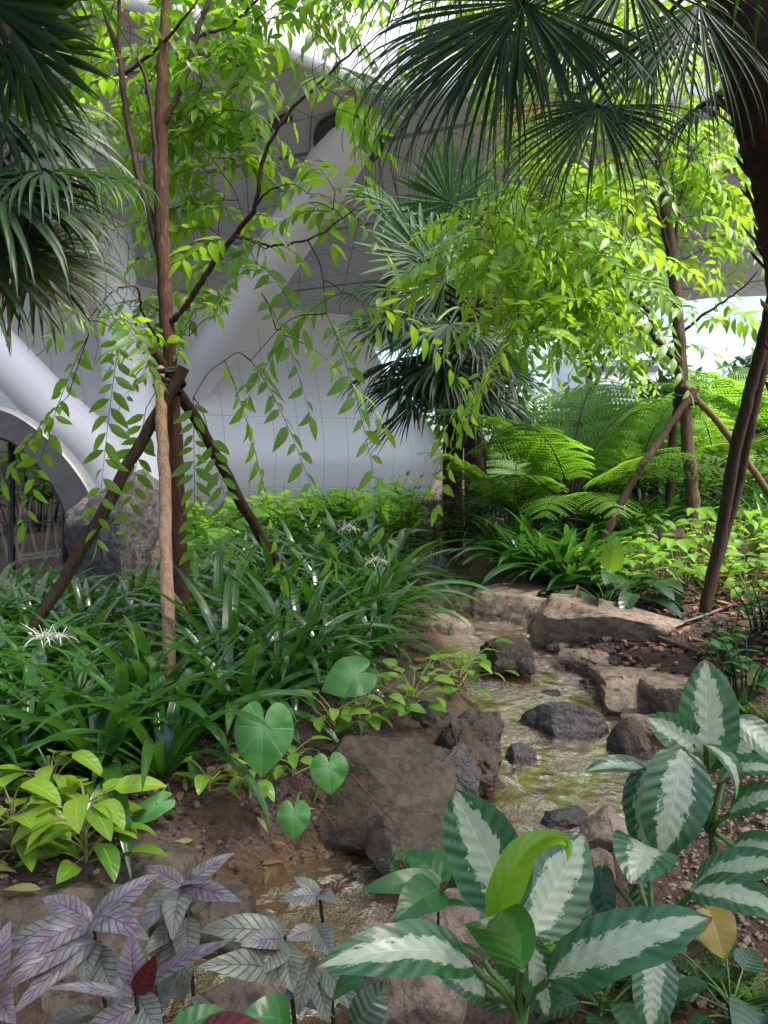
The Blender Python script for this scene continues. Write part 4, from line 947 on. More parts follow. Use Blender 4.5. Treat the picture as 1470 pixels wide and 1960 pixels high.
for k in range(4):
    c = Wp(1311, 757 + k * 5, 7.45); a = np.linspace(0, 6.283, 15)
    tube(mb, np.c_[c[0] + .10 * np.cos(a), c[1] + .10 * np.sin(a), c[2] + .02 * np.sin(a + k)], .013, 6, cap=False)
tag(mb.build('tree_tie', M['strap']), 'black tie binding the stakes to the grey brown trunk', 'tie')
tk = GD(1281, 8.6)
make_tree('young_tree', 'thin dark second trunk rising just left of the grey brown trunk', tk, [tk - [0, 0, .1], Wp(1282, 950, 8.6), Wp(1288, 830, 8.6), Wp(1298, 760, 8.55), Wp(1296, 640, 8.5)], [.05, .045, .04, .035, .02], [([Wp(1296, 700, 8.5), Wp(1240, 640, 8.4), Wp(1180, 640, 8.3)], .016, .006)],
    spr([(1150, 600, 1290, 700, 8.0, 9.0, 16, (.4, .6), .3, 0)]), dict(bark=M['stake'], bark2=M['twig'], leaf=M['tree']), .16)
tk = GD(1135, 11.5)
make_tree('young_tree', 'dark thin trunked tree behind the tree ferns before the pale block', tk, [tk - [0, 0, .1], Wp(1132, 860, 11.5), Wp(1128, 740, 11.5), Wp(1122, 560, 11.5), Wp(1125, 400, 11.5)], [.07, .06, .055, .05, .04], [([Wp(1130, 760, 11.5), Wp(1160, 690, 11.4), Wp(1190, 640, 11.3)], .03, .01)],
    spr([(1020, 380, 1240, 690, 10.5, 12.5, 70, (.5, .8), .4, 0)]), dict(bark=M['stake'], bark2=M['twig'], leaf=M['tree']), .18)
# two long stakes of the near palm on the right edge
stake('dark split stake leaning to the near palm, lower end in mulch', [G(1344, 1182) - [0, 0, .06], Wp(1378, 1030, 5.35), Wp(1415, 830, 5.15), Wp(1458, 660, 5.0), Wp(1490, 520, 4.9)], .042, .036, 'stake')
stake('second dark stake leaning parallel behind the split stake at the right edge', [G(1344, 1182) + [.10, .25, -.06], Wp(1405, 960, 5.55), Wp(1440, 800, 5.4), Wp(1475, 640, 5.3), Wp(1500, 520, 5.2)], .034, .03, 'stake')

# ------------------------------------------------------------------ fan palms
def fan(mb, hub, ax, nrm, Rd, nseg=44, spread=155, droop=.85, split=.5, r0=.5, rj=.2, ns=9, cone=.25, thread=0):
    ax = unit(ax); nrm = unit(np.asarray(nrm, float) - ax * np.dot(nrm, ax)); sd_ = np.cross(ax, nrm)
    da = math.radians(2 * spread / nseg); t = np.linspace(0, 1, ns + 1)
    for k in range(nseg):
        a = -math.radians(spread) + da * (k + .5)
        e = ax * math.cos(a) + sd_ * math.sin(a) - nrm * cone * (1 - math.cos(a)) * .5
        e = unit(e + nrm * .10 * math.cos(a))
        L = Rd * (.78 + .22 * math.cos(a * .6)) * R(.84, 1.08); e = unit(e + rng.normal(size=3) * .05)
        b = np.clip((t - .38) / .62, 0, 1) ** 1.5 * droop * R(.7, 1.15)
        D = e[None] * (1 - b)[:, None] + np.array([0, 0, -1.])[None] * b[:, None]
        D /= np.linalg.norm(D, axis=1)[:, None]
        C = hub + np.vstack([[0, 0, 0], np.cumsum((D[1:] + D[:-1]) / 2 * (L / ns), axis=0)])
        rr = t * L; wsp = split * L * math.tan(da / 2) * 1.06
        wv = np.where(t < split, np.minimum(rr * math.tan(da / 2) * 1.1 + .002, wsp), wsp * (1 - ((t - split) / (1 - split)) ** 1.1 * .93))
        tdir = unit(np.cross(e, nrm))
        S = tdir - D * (D @ tdir)[:, None]; S /= np.maximum(1e-6, np.linalg.norm(S, axis=1))[:, None]
        N = np.cross(S, D)
        P = np.stack([C + S * wv[:, None], C - N * wv[:, None] * .45 * (1 if k % 1 == 0 else -1), C - S * wv[:, None]], 1)
        uv = np.stack(np.broadcast_arrays(np.array([0, .5, 1.])[None], t[:, None]), -1)
        mb.grid(P, uv, np.clip(r0 + rng.normal() * rj, 0, 1))
        if thread and rng.random() < thread:
            p0 = C[-1]; l = R(.08, .3) * Rd
            tube(mb, smooth_path([p0, p0 - [R(-.02, .02), 0, l * .5], p0 - [R(-.05, .05), R(-.03, .03), l]], 3), .0018, 3, .8, cap=False)
def frond(parent, start, hub, nrm, Rd, mat='palm', bow=.12, ax=None, pr=.012, **k):
    start = np.array(start); hub = np.array(hub)
    m = (start + hub) / 2 + UP * bow * np.linalg.norm(hub - start)
    p = smooth_path([start, m, hub], 7); mb = MB(); tube(mb, p, np.linspace(pr * 1.8, pr, len(p)), 7); st = MB()
    fr = MB(); a = unit(hub - m) if ax is None else unit(ax)
    fan(fr, hub, a, nrm, Rd, **k)
    o = fr.build('frond', M[mat], parent); s = mb.build('petiole', M['stem' if mat == 'palm2' else 'palm'], o); return o
# near right palm: leaning trunk at the right edge of the view
nb = GD(1560, 4.6)
pr = thing('fan_palm', nb, 'big near fan palm with thick dark trunk at the right edge and drooping fronds overhead', 'palm tree')
tp = smooth_path([nb - [0, 0, .1], Wp(1548, 900, 4.5), Wp(1524, 600, 4.4), Wp(1497, 350, 4.3), Wp(1468, 190, 4.2), Wp(1444, 0, 4.15), Wp(1425, -200, 4.1)], 12)
rad = np.interp(np.linspace(0, 1, len(tp)), [0, .3, .48, .62, .78, .9, 1], [.16, .13, .14, .17, .2, .225, .2]) * (1 + .05 * (np.arange(len(tp)) % 3 == 0))
mb = MB(); tube(mb, tp, rad, 22)
for i in range(0, len(tp) - 1):
    for q in range(5):       # old leaf bases and fibre
        a = R(0, 6.28); e = np.array([math.cos(a), math.sin(a), 0]); leaf(mb, tp[i] + e * rad[i] * .92, unit(e * .55 + UP * R(.6, 1.3)), e, R(.08, .2), R(.04, .08), strap, R(-.4, .3), .3, 3, 2, mi=1)
mb.build('trunk', [M['palmbark'], M['fibre']], pr)
TOP = Wp(1405, -120, 4.1)
fr_right = [  # (start px,py,d), hub (px,py,d), axis (dx,dy,dz), normal, radius, material, options
    ((1390, -90, 4.1), (1003, 4, 3.6), (-.80, -.05, -.60), (-.35, -.8, .45), 1.0, 'palm', dict(droop=.95, nseg=66, thread=.5, spread=110, split=.42)),
    ((1390, -70, 4.1), (970, 40, 3.9), (-.72, .1, -.7), (-.4, -.75, .5), .95, 'palm', dict(droop=.85, nseg=56, thread=.5, spread=75, split=.42, r0=.25)),
    ((1395, 60, 4.15), (1146, 203, 4.0), (-.55, -.05, -.82), (-.45, -.75, .5), .68, 'palm', dict(droop=.85, nseg=56, thread=.5, r0=.75, spread=110, split=.38)),
    ((1400, -60, 4.1), (1338, 4, 3.9), (-.3, -.1, -.95), (-.3, -.9, .2), .84, 'palm', dict(droop=.75, nseg=40, thread=.4, spread=60, split=.34)),
    ((1395, 40, 4.2), (1090, 195, 4.7), (-.93, .1, -.32), (-.1, -.6, .8), .75, 'palmy', dict(droop=.5, nseg=40, r0=.8, spread=90, split=.36)),
    ((1390, -100, 4.1), (1200, -50, 3.7), (-.3, -.2, -.93), (-.35, -.85, .3), .76, 'palm', dict(droop=.8, nseg=54, thread=.6, spread=85, split=.36, r0=.7)),
    ((1390, -110, 4.1), (860, -130, 3.5), (-.75, -.1, -.65), (-.2, -.7, .6), .76, 'palm', dict(droop=.9, nseg=54, thread=.5, spread=95, split=.36)),
    ((1410, -40, 4.2), (1250, 60, 4.9), (-.4, .3, -.8), (-.5, -.6, .5), .76, 'palm', dict(droop=.8, nseg=46, thread=.3, spread=90, split=.36)),
    ((1400, -80, 4.2), (1090, 40, 4.5), (-.5, .2, -.85), (-.4, -.7, .5), .72, 'palm', dict(droop=.85, nseg=50, thread=.4, spread=90, split=.36, r0=.8)),
    ((1405, 215, 4.25), (1335, 205, 4.6), (-.5, .5, -.5), (0, -.5, .8), .42, 'palm', dict(droop=.9, nseg=30)),
    ((1420, -200, 4.1), (1700, -250, 4.0), (.9, -.1, -.2), (.2, -.2, .95), 1.0, 'palm', dict(droop=.8, nseg=40)),
    ((1410, -200, 4.1), (1380, -420, 5.0), (-.1, .8, .2), (0, -.4, .9), 1.0, 'palm', dict(droop=.8, nseg=40)),
    ((1400, -200, 4.1), (1200, -330, 3.2), (-.4, -.8, -.1), (-.2, -.1, .95), 1.0, 'palm', dict(droop=.7, nseg=40)),  # fronds above the view, added to shade those below
    ((1400, -200, 4.1), (1000, -380, 3.9), (-.9, .0, .0), (0, -.1, .95), 1.05, 'palm', dict(droop=.7, nseg=44)),
    ((1400, -200, 4.1), (1120, -420, 4.6), (-.7, .4, .2), (.1, -.3, .95), 1.05, 'palm', dict(droop=.7, nseg=44)),
    ((1400, -200, 4.1), (1500, -300, 3.0), (.3, -.9, .0), (.1, .0, .95), 1.05, 'palm', dict(droop=.7, nseg=44)),
]
for s_, h_, a_, n_, r_, m_, kw in fr_right: frond(pr, Wp(*s_), Wp(*h_), n_, r_, m_, ax=a_, **kw)
# left palm, trunk just outside the frame
lb_ = GD(-330, 3.9)
pl = thing('fan_palm', lb_, 'near fan palm whose dark drooping fronds fill the upper left corner', 'palm tree')
tp = smooth_path([lb_ - [0, 0, .1], Wp(-330, 800, 3.9), Wp(-320, 400, 3.9), Wp(-300, 60, 3.9)], 8)
mb = MB(); tube(mb, tp, np.linspace(.15, .12, len(tp)), 18); mb.build('trunk', M['palmbark'], pl)
C0 = (-300, 60, 3.9)
for h_, a_, n_, r_, m_, kw in [
    ((35, 80, 3.5), (.85, -.05, -.2), (.05, -.85, -.45), .46, 'palm', dict(droop=.22, nseg=50, spread=165, split=.62, thread=.3)),
    ((-30, 0, 3.4), (.8, -.1, -.2), (.1, -.75, -.4), .55, 'palm', dict(droop=.25, nseg=46, split=.62)),
    ((85, 325, 3.7), (.9, .0, -.12), (.05, -.35, .9), .64, 'palm', dict(droop=.95, nseg=56, thread=.2, split=.5)),
    ((-20, 345, 3.5), (.6, -.2, -.55), (.4, -.6, .6), .7, 'palm', dict(droop=.9, nseg=50, thread=.3, split=.5)),
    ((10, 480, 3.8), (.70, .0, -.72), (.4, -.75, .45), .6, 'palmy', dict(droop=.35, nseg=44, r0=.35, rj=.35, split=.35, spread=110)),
    ((-80, 440, 3.6), (.5, -.2, -.8), (.5, -.7, .4), .66, 'palm', dict(droop=.6, nseg=44)),
    ((60, 215, 4.4), (.7, .3, -.5), (.1, -.6, .7), .7, 'palm', dict(droop=.8, nseg=44, r0=.7)),
    ((-40, 260, 4.2), (.7, .2, -.6), (.2, -.6, .7), .7, 'palm', dict(droop=.85, nseg=44, r0=.5)),
    ((60, 380, 4.0), (.85, .1, -.3), (.1, -.5, .85), .6, 'palm', dict(droop=.95, nseg=50, thread=.3, split=.5, r0=.3)), ((-10, 200, 3.8), (.8, -.1, -.5), (.2, -.7, .6), .62, 'palm', dict(droop=.7, nseg=48, thread=.3, split=.55, r0=.3)), ((60, 480, 4.3), (.7, .1, -.7), (.2, -.7, .6), .6, 'palm', dict(droop=.7, nseg=44, thread=.3, split=.45)),
    ((0, -300, 3.6), (.9, .0, .1), (-.1, -.1, .95), .95, 'palm', dict(droop=.6, nseg=40)), ((-100, -300, 4.4), (.7, .6, .2), (0, -.2, .95), .95, 'palm', dict(droop=.6, nseg=40)), ((-120, -260, 3.0), (.5, -.8, .0), (0, .0, .95), .95, 'palm', dict(droop=.7, nseg=40)),  # upper fronds out of view, added to shade the lower ones
    ((-500, 100, 3.6), (-.9, -.1, -.2), (0, -.2, .95), .9, 'palm', dict(droop=.8, nseg=36)), ((-300, -250, 4.6), (.1, .8, .3), (0, -.4, .9), .9, 'palm', dict(droop=.8, nseg=36)),
]: frond(pl, Wp(*C0), Wp(*h_), n_, r_, m_, ax=a_, **kw)
# the palms in the middle distance
def mid_palm(label, basepx, d, trunkpts, crown, fronds, Rr):
    b = GD(basepx, d); t = thing('fan_palm', b, label, 'palm tree', 'fan palms at the end of the white wall')
    p = smooth_path([b - [0, 0, .1]] + [Wp(*q) for q in trunkpts], 8)
    mb = MB(); tube(mb, p, np.linspace(.13, .15, len(p)), 14)
    for i in range(len(p) // 2, len(p) - 1):
        for q in range(7):
            a = R(0, 6.28); e = np.array([math.cos(a), math.sin(a), 0]); leaf(mb, p[i] + e * .13, unit(e * .7 + UP * R(.4, 1.2)), e, R(.12, .3), R(.05, .1), strap, R(-.4, .3), .3, 3, 2, mi=1)
    mb.build('trunk', [M['palmbark'], M['fibre']], t)
    for h_, a_, n_, m_, dr in fronds: frond(t, p[-1] + rng.normal(size=3) * .03, Wp(*h_), n_, Rr * R(.9, 1.08), m_, ax=a_, droop=dr, nseg=44, split=.66 if dr < .2 else .48, pr=.016, r0=R(.3, .7), ns=8)
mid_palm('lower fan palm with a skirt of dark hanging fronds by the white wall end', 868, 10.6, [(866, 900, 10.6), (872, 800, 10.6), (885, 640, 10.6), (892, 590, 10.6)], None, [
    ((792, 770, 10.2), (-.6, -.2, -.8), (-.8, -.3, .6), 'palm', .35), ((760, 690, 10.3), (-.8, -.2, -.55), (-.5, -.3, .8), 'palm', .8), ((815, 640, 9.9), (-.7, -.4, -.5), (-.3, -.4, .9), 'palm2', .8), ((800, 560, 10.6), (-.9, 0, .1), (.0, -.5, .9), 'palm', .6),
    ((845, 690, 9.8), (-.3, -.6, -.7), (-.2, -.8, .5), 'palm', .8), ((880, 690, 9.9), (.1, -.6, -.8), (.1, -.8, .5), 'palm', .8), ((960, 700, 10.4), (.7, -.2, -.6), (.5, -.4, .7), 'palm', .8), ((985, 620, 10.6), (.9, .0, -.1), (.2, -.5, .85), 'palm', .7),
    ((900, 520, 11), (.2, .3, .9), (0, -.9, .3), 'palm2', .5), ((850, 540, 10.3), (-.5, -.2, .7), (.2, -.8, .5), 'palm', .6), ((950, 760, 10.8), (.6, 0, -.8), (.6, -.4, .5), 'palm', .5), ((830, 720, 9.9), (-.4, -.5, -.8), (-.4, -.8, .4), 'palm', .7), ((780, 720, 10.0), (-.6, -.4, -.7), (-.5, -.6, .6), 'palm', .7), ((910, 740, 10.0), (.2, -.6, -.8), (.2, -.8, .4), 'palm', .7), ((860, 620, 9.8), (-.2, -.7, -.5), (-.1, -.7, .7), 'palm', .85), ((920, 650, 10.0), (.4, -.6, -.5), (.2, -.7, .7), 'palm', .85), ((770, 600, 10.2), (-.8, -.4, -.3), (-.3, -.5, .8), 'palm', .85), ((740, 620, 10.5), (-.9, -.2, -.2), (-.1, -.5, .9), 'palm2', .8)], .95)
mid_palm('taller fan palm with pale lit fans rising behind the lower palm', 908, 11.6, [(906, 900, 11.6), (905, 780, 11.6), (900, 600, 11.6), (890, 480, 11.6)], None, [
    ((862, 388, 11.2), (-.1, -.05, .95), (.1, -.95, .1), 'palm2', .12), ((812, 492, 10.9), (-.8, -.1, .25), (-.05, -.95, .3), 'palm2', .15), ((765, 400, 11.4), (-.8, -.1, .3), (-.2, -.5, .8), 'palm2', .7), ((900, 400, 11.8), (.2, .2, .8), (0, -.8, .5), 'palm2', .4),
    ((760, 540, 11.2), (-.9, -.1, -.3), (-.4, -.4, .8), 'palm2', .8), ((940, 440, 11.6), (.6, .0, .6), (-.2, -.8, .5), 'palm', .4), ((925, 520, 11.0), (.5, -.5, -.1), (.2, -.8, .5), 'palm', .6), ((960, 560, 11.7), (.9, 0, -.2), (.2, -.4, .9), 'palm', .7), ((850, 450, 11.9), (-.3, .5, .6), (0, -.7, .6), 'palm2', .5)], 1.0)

# an unseen tree added beyond the right edge, its crown shading the foreground
ob_ = np.array([4.6, -.2, H(4.6, -.2)]); t = thing('broadleaf_tree', ob_, 'unseen broad tree added beyond the right edge to shade the near stream', 'tree')
mb = MB(); tube(mb, smooth_path([ob_ - [0, 0, .1], ob_ + [-.1, 0, 2], ob_ + [-.6, .2, 4.4]], 6), np.linspace(.16, .08, 13), 12); mb.build('trunk', M['barkg'], t)
mb = MB()
for c_, r_, n_ in (((3.6, .6, 5.2), (1.9, 1.7, .8), 1300), ((1.9, .5, 5.4), (1.7, 1.6, .7), 1100), ((4.6, 2.2, 5.6), (1.5, 1.2, .7), 700), ((.3, .3, 5.6), (1.8, 1.6, .6), 1100), ((-1.8, .2, 5.4), (1.9, 1.7, .7), 1000)):
    for i in range(n_):
        v = rng.normal(size=3) * .5 * np.array(r_); leaf(mb, np.array(c_) + v, unit(rng.normal(size=3) + [0, 0, -.4]), unit(rng.normal(size=3) * .6 + UP), R(.16, .26), .08, lance, .4, .2, 3, 2)
    tube(mb, smooth_path([ob_ + [-.4, .1, 3.6], (ob_ + [-.4, .1, 3.8] + np.array(c_)) / 2, np.array(c_)], 5), np.linspace(.06, .02, 11), 6, .5, 1)
mb.build('crown', [M['shrub'], M['twig']], t)

# ------------------------------------------------------------------ tree ferns
def fern_frond_mesh(L, up0, bend, npin=24, seed=0):
    mb = MB(); s = np.linspace(0, 1, 40)
    th = up0 - bend * s ** 1.25
    y = np.r_[0, np.cumsum(np.cos((th[1:] + th[:-1]) / 2))] * L / 39; z = np.r_[0, np.cumsum(np.sin((th[1:] + th[:-1]) / 2))] * L / 39
    C = np.c_[np.zeros(40), y, z]; T_ = np.c_[np.zeros(40), np.cos(th), np.sin(th)]; N_ = np.c_[np.zeros(40), -np.sin(th), np.cos(th)]
    for k in range(npin):
        q = .24 + .75 * (k / (npin - 1)); i = int(q * 39)
        pl_ = L * .30 * math.sin(math.pi * min(1, (q - .14) / .88) ** .8) ** .8 * (1.05 - .3 * q) + .02
        for sg in (-1, 1):
            d = unit(np.array([sg, 0, 0]) * .9 + T_[i] * .45 + rng.normal(size=3) * .04)
            n = N_[i]; m = 13; e = unit(np.cross(n, d))
            for j in range(m):
                f = (j + .6) / m; p = C[i] + d * pl_ * f - np.array([0, 0, 1]) * .30 * pl_ * f ** 2
                ll = pl_ * .17 * (1 - .75 * f) + .006; wl = pl_ / m * .36
                for s2 in (-1, 1):
                    g = unit(e * s2 + d * .4 - n * .12); h = d * wl
                    mb.add([p - h, p + g * ll * .55 - h * .9, p + g * ll, p + h], [(0, 1, 2, 3)], None, [(0, 0), (0, .5), (.5, 1), (1, 0)], np.clip(.5 + rng.normal() * .12 + (.3 * q - .15), 0, 1))
            tube(mb, [C[i], C[i] + d * pl_ * .5 - [0, 0, .075 * pl_], C[i] + d * pl_ * .98 - [0, 0, .29 * pl_]], [.004, .0025, .001], 3, mi=1, cap=False)
    tube(mb, C, np.linspace(.013, .002, 40), 6, mi=1)
    return mb
def tree_fern(label, px, d, hh, sc, n, seed, first=[None]):
    b = GD(px, d); t = thing('tree_fern', b, label, 'tree fern', 'tree ferns right of the stream')
    mb = MB(); tube(mb, smooth_path([b - [0, 0, .1], b + [0, 0, hh * .5], b + [0, 0, hh]], 5), np.linspace(.075, .06, 11), 10)
    for q in range(70):
        a = R(0, 6.28); e = np.array([math.cos(a), math.sin(a), 0]); leaf(mb, b + e * .06 + [0, 0, R(.1, hh)], unit(e * .5 + UP), e, .1, .02, strap, .2, .2, 2, 2)
    mb.build('trunk', M['palmbark'], t)
    rg = np.random.default_rng(seed)
    for k in range(n):
        o = FROND[k % len(FROND)].copy() if first[0] else FROND[k % len(FROND)].copy()
        COL.objects.link(o); o.parent = t; o.location = (0, 0, hh - .02)
        o.rotation_euler = (rg.uniform(-.12, .12), rg.uniform(-.15, .15), k * 2.399 + rg.uniform(-.2, .2)); q = sc * rg.uniform(.85, 1.1); o.scale = (q, q, q)
    return t
FROND = []
for (L_, u_, b_) in ((1.9, 1.38, 1.35), (1.8, 1.1, 1.25), (1.75, .85, 1.1), (1.7, 1.25, 1.8), (1.55, .55, 1.0)):
    m_ = fern_frond_mesh(L_, u_, b_); ob = m_.build('frond', [M['fern'], M['stemd']], None, (0, 0, 0)); COL.objects.unlink(ob); FROND.append(ob)
tree_fern('largest tree fern with wide arching fronds between stream and tripod tree', 1096, 8.2, .36, 1.05, 17, 1)
tree_fern('tree fern just right of the largest one, behind the slanting brown stake', 1222, 9.2, .45, .92, 12, 2)
tree_fern('tree fern with a short dark trunk close left of the thin dark trunk', 1252, 10.4, .75, .9, 12, 3)
tree_fern('tree fern spreading at the right edge behind the leaning stakes', 1500, 8.8, .8, .95, 12, 4)
tree_fern('small tree fern with low yellow green fronds left of the largest one', 985, 9.6, .2, .8, 11, 5)
tree_fern('tree fern far behind in the middle of the right hand planting', 1370, 12.0, .8, 1.0, 11, 6)
for ob in FROND: bpy.data.objects.remove(ob)
# ------------------------------------------------------------------ strap leaved lilies
def lily_mb(seed, n=19, h=1.0):
    global rng
    old = rng; rng = np.random.default_rng(seed); mb = MB()
    for k in range(n):
        a = k * 2.399 + R(-.25, .25); q = k / n
        el = 1.45 - .8 * q + R(-.1, .1); L = h * R(.75, 1.1) * (1 - .25 * max(0, q - .7))
        e = np.array([math.cos(a), math.sin(a), 0])
        d = e * math.cos(el) + UP * math.sin(el); n_ = -e * math.sin(el) + UP * math.cos(el)
        leaf(mb, e * .03 * (1 - q * .3), d, n_, L, R(.056, .082), strap, R(.95, 2.3) * (.7 + .4 * q), R(.2, .45), 11, 2, r=np.clip(.35 + R(-.3, .4), 0, 1), twist=R(-.5, .5), bp=1.15)
    rng = old
    return mb
def flower(mb, c, size):
    for k in range(6):
        a = k * 1.047 + R(-.1, .1); e = np.array([math.cos(a), math.sin(a), 0])
        leaf(mb, c, unit(e * .8 + UP * .75), unit(UP * .7 - e * .6), size * R(.9, 1.1), size * .07, lance, R(1.6, 2.4), .2, 9, 2)
    leaf(mb, c, UP, np.array([0, -1., .0]), size * .3, size * .3, ovate, .1, .5, 4, 4); leaf(mb, c, UP, np.array([1., 0, 0]), size * .3, size * .3, ovate, .1, .5, 4, 4)
    for k in range(5):
        a = k * 1.257; tube(mb, [c, c + [.05 * math.cos(a), .05 * math.sin(a), size * .45]], .0014, 4, cap=False)
LM = {}
def lily_clump(pos, rz, sc, v, label, group, flow=None):
    if v not in LM:
        o = lily_mb(100 + v).build('lily_clump', M['lily'], None, (0, 0, 0)); LM[v] = o.data
    else:
        o = bpy.data.objects.new('lily_clump', LM[v]); COL.objects.link(o)
    o.location = pos; o.rotation_euler = (R(-.08, .08), R(-.08, .08), rz); o.scale = (sc, sc, sc * R(.9, 1.1))
    ORG[o.name] = np.array(pos); return tag(o, label, 'plant', group)
def disc_fill(gen, n, mind, tries=4000):
    pts_ = []
    for _ in range(tries):
        p = gen()
        if p is None: continue
        if all((p[0] - q[0]) ** 2 + (p[1] - q[1]) ** 2 > mind ** 2 for q in pts_): pts_.append(p)
        if len(pts_) >= n: break
    return pts_
def sdist(x, y):
    D = np.hypot(STREAM[:, 0] - x, STREAM[:, 1] - y); j = D.argmin(); return D[j] - STREAM[j, 3]
gl = inpoly([(-2.6, 3.1), (-1.35, 3.1), (-.85, 3.3), (-.55, 3.7), (-.35, 4.1), (-.12, 4.5), (.0, 5.2), (.08, 6.4), (.1, 7.6), (-.6, 8.3), (-1.6, 8.1), (-1.75, 6.6), (-2.9, 5.9), (-3.4, 4.6)])
pl_pts = disc_fill(lambda: (lambda p: p if sdist(*p) > .12 and np.hypot(p[0] + 1.26, p[1] - 5) > .2 and np.hypot(p[0] + 1.1, p[1] - 4.1) > .22 else None)(gl()), 138, .255)
for i, (x, y) in enumerate(pl_pts):
    lily_clump((x, y, H(x, y) - .02), R(0, 6.28), R(.66, .92) * (.95 if x > -1.2 else .78) * (1 if y < 5.6 else 1.15), i % 6, 'arching glossy strap leaved lily clump in the dense bed left of the stream', 'strap leaved lilies left of the stream')
g = G(312, 1492); lily_clump(g, 1.2, .8, 6, 'upright lily clump with dense leaf base at the soil edge below the weathered stake', None)
for i, (px, d) in enumerate([(1005, 7.2), (1045, 6.9), (1085, 7.0), (1030, 7.5), (1090, 6.55), (1065, 6.7), (1120, 6.6), (975, 7.6), (1110, 7.2)]):
    g = GD(px, d); lily_clump(g, i * 1.3 + 2, .8, i % 6, 'dark strap leaved clump overhanging the pink boulders on the right bank', 'strap leaved clumps on the right bank')
for i in range(16):
    g = GD(R(1180, 1500), R(7.6, 10)); lily_clump(g, R(0, 6), R(.55, .75), i % 6, 'low strap leaved clump in the shade under the right tripod tree', 'low strap leaved clumps on the right')
for i in range(12):
    g = GD(R(930, 1180), R(7.6, 9)); lily_clump(g, R(0, 6), R(.5, .65), i % 6, 'low strap leaved clump in front of the largest tree fern', 'low strap leaved clumps before the tree ferns')
def lily_flower(label, px, py, d, base):
    c = Wp(px, py, d); b = np.array([base[0], base[1], H(base[0], base[1])])
    t = thing('spider_lily_flower', b, label, 'flower'); mb = MB()
    tube(mb, smooth_path([b, (b + c) / 2 + [.03, 0, .1], c - [0, 0, .03]], 6), np.linspace(.009, .007, 13), 8); mb.build('stalk', M['stem'], t)
    for dx, s_ in ((0, .12), (.04, .10), (-.045, .09)):
        mb = MB(); flower(mb, c + [dx, R(-.03, .03), -abs(dx) * .3], s_ * 1.15); mb.build('bloom', M['white'], t)
    mb = MB(); leaf(mb, c - [0, 0, .02], unit(np.array([-.6, -.1, .6])), UP, .16, .014, lance, .2, .2, 5, 2); mb.build('bud', M['white'], t)
lily_flower('white spider lily bloom at the left edge of the lily bed', 92, 1222, 3.55, Wp(150, 1300, 3.7))
lily_flower('white spider lily bloom highest in the bed, before the bright bush', 668, 1012, 6.2, Wp(670, 1010, 6.3))
lily_flower('fading white spider lily bloom nearer the stream', 722, 1075, 5.4, Wp(716, 1080, 5.5))

# ------------------------------------------------------------------ generic leafy plants
def heart_leaf(mb, c, tipd, nrm, L, wd, droop=.25, cup=.1, r=None):
    """flat heart blade, petiole joint at c; uv = leaf plane"""
    tipd = unit(tipd); nrm = unit(nrm - tipd * np.dot(nrm, tipd)); s_ = np.cross(tipd, nrm)
    fi = np.linspace(0, 2 * np.pi, 49); a = np.abs(np.degrees((fi + np.pi) % (2 * np.pi) - np.pi))
    rr = np.interp(a, [0, 6, 15, 30, 50, 75, 100, 125, 145, 158, 168, 176, 180], [.74, .69, .62, .56, .52, .49, .475, .47, .455, .42, .34, .18, .12])
    K = np.linspace(0, 1, 8)[:, None]
    x = np.sin(fi)[None] * rr[None] * K * wd / .96; y = np.cos(fi)[None] * rr[None] * K * L / 1.15
    z = -droop * (y ** 2) / L + cup * np.abs(x) * .6 - 1.1 * droop * x ** 2 / wd + .022 * L * np.sin(fi * 5 + R(0, 6))[None] * K ** 2 + .012 * L * np.abs(np.sin(fi * 4))[None] * K
    P = c + x[..., None] * s_ + y[..., None] * tipd + z[..., None] * nrm
    mb.grid(P, np.stack([x / wd, y / L], -1), rng.random() if r is None else r)
def rosette(t, base, n, Lr, ratio, mat, pet=(.1, .2), el=(.4, 1.2), prof=ovate, bend=(.5, 1.1), h=0., stemmat='stem', name='leaf', spread=1., nc=4, fold=.18, wav=0., stems=1):
    st = MB(); b0 = np.array(base, float)
    for k in range(n):
        a = k * 2.399 + R(-.3, .3); e = np.array([math.cos(a), math.sin(a), 0]); q = (k + .5) / n
        o = b0 + UP * h * (1 - q) * R(.8, 1.1) + e * .01
        e1 = R(*el) * (1 - .35 * q); pd = unit(e * math.cos(e1) * spread + UP * math.sin(e1)); pl2 = R(*pet)
        p1 = o + pd * pl2 + e * .15 * pl2
        tube(st, smooth_path([o, o + pd * pl2 * .6, p1], 3), np.linspace(.004, .0025, 7), 5, cap=False)
        ld = unit(e * 1. + UP * R(-.2, .55)); l = R(*Lr)
        mb = MB(); leaf(mb, p1, ld, UP * .9 - e * .25 + rng.normal(size=3) * .2, l, l * ratio * R(.9, 1.1), prof, R(*bend), fold, 9, nc, r=np.clip(1 - q + R(-.3, .3), 0, 1), wav=wav)
        mb.build(name, M[mat], t)
    if h: tube(st, [b0 - [0, 0, .03], b0 + UP * h], .007, 6)
    st.build('stems', M[stemmat], t)
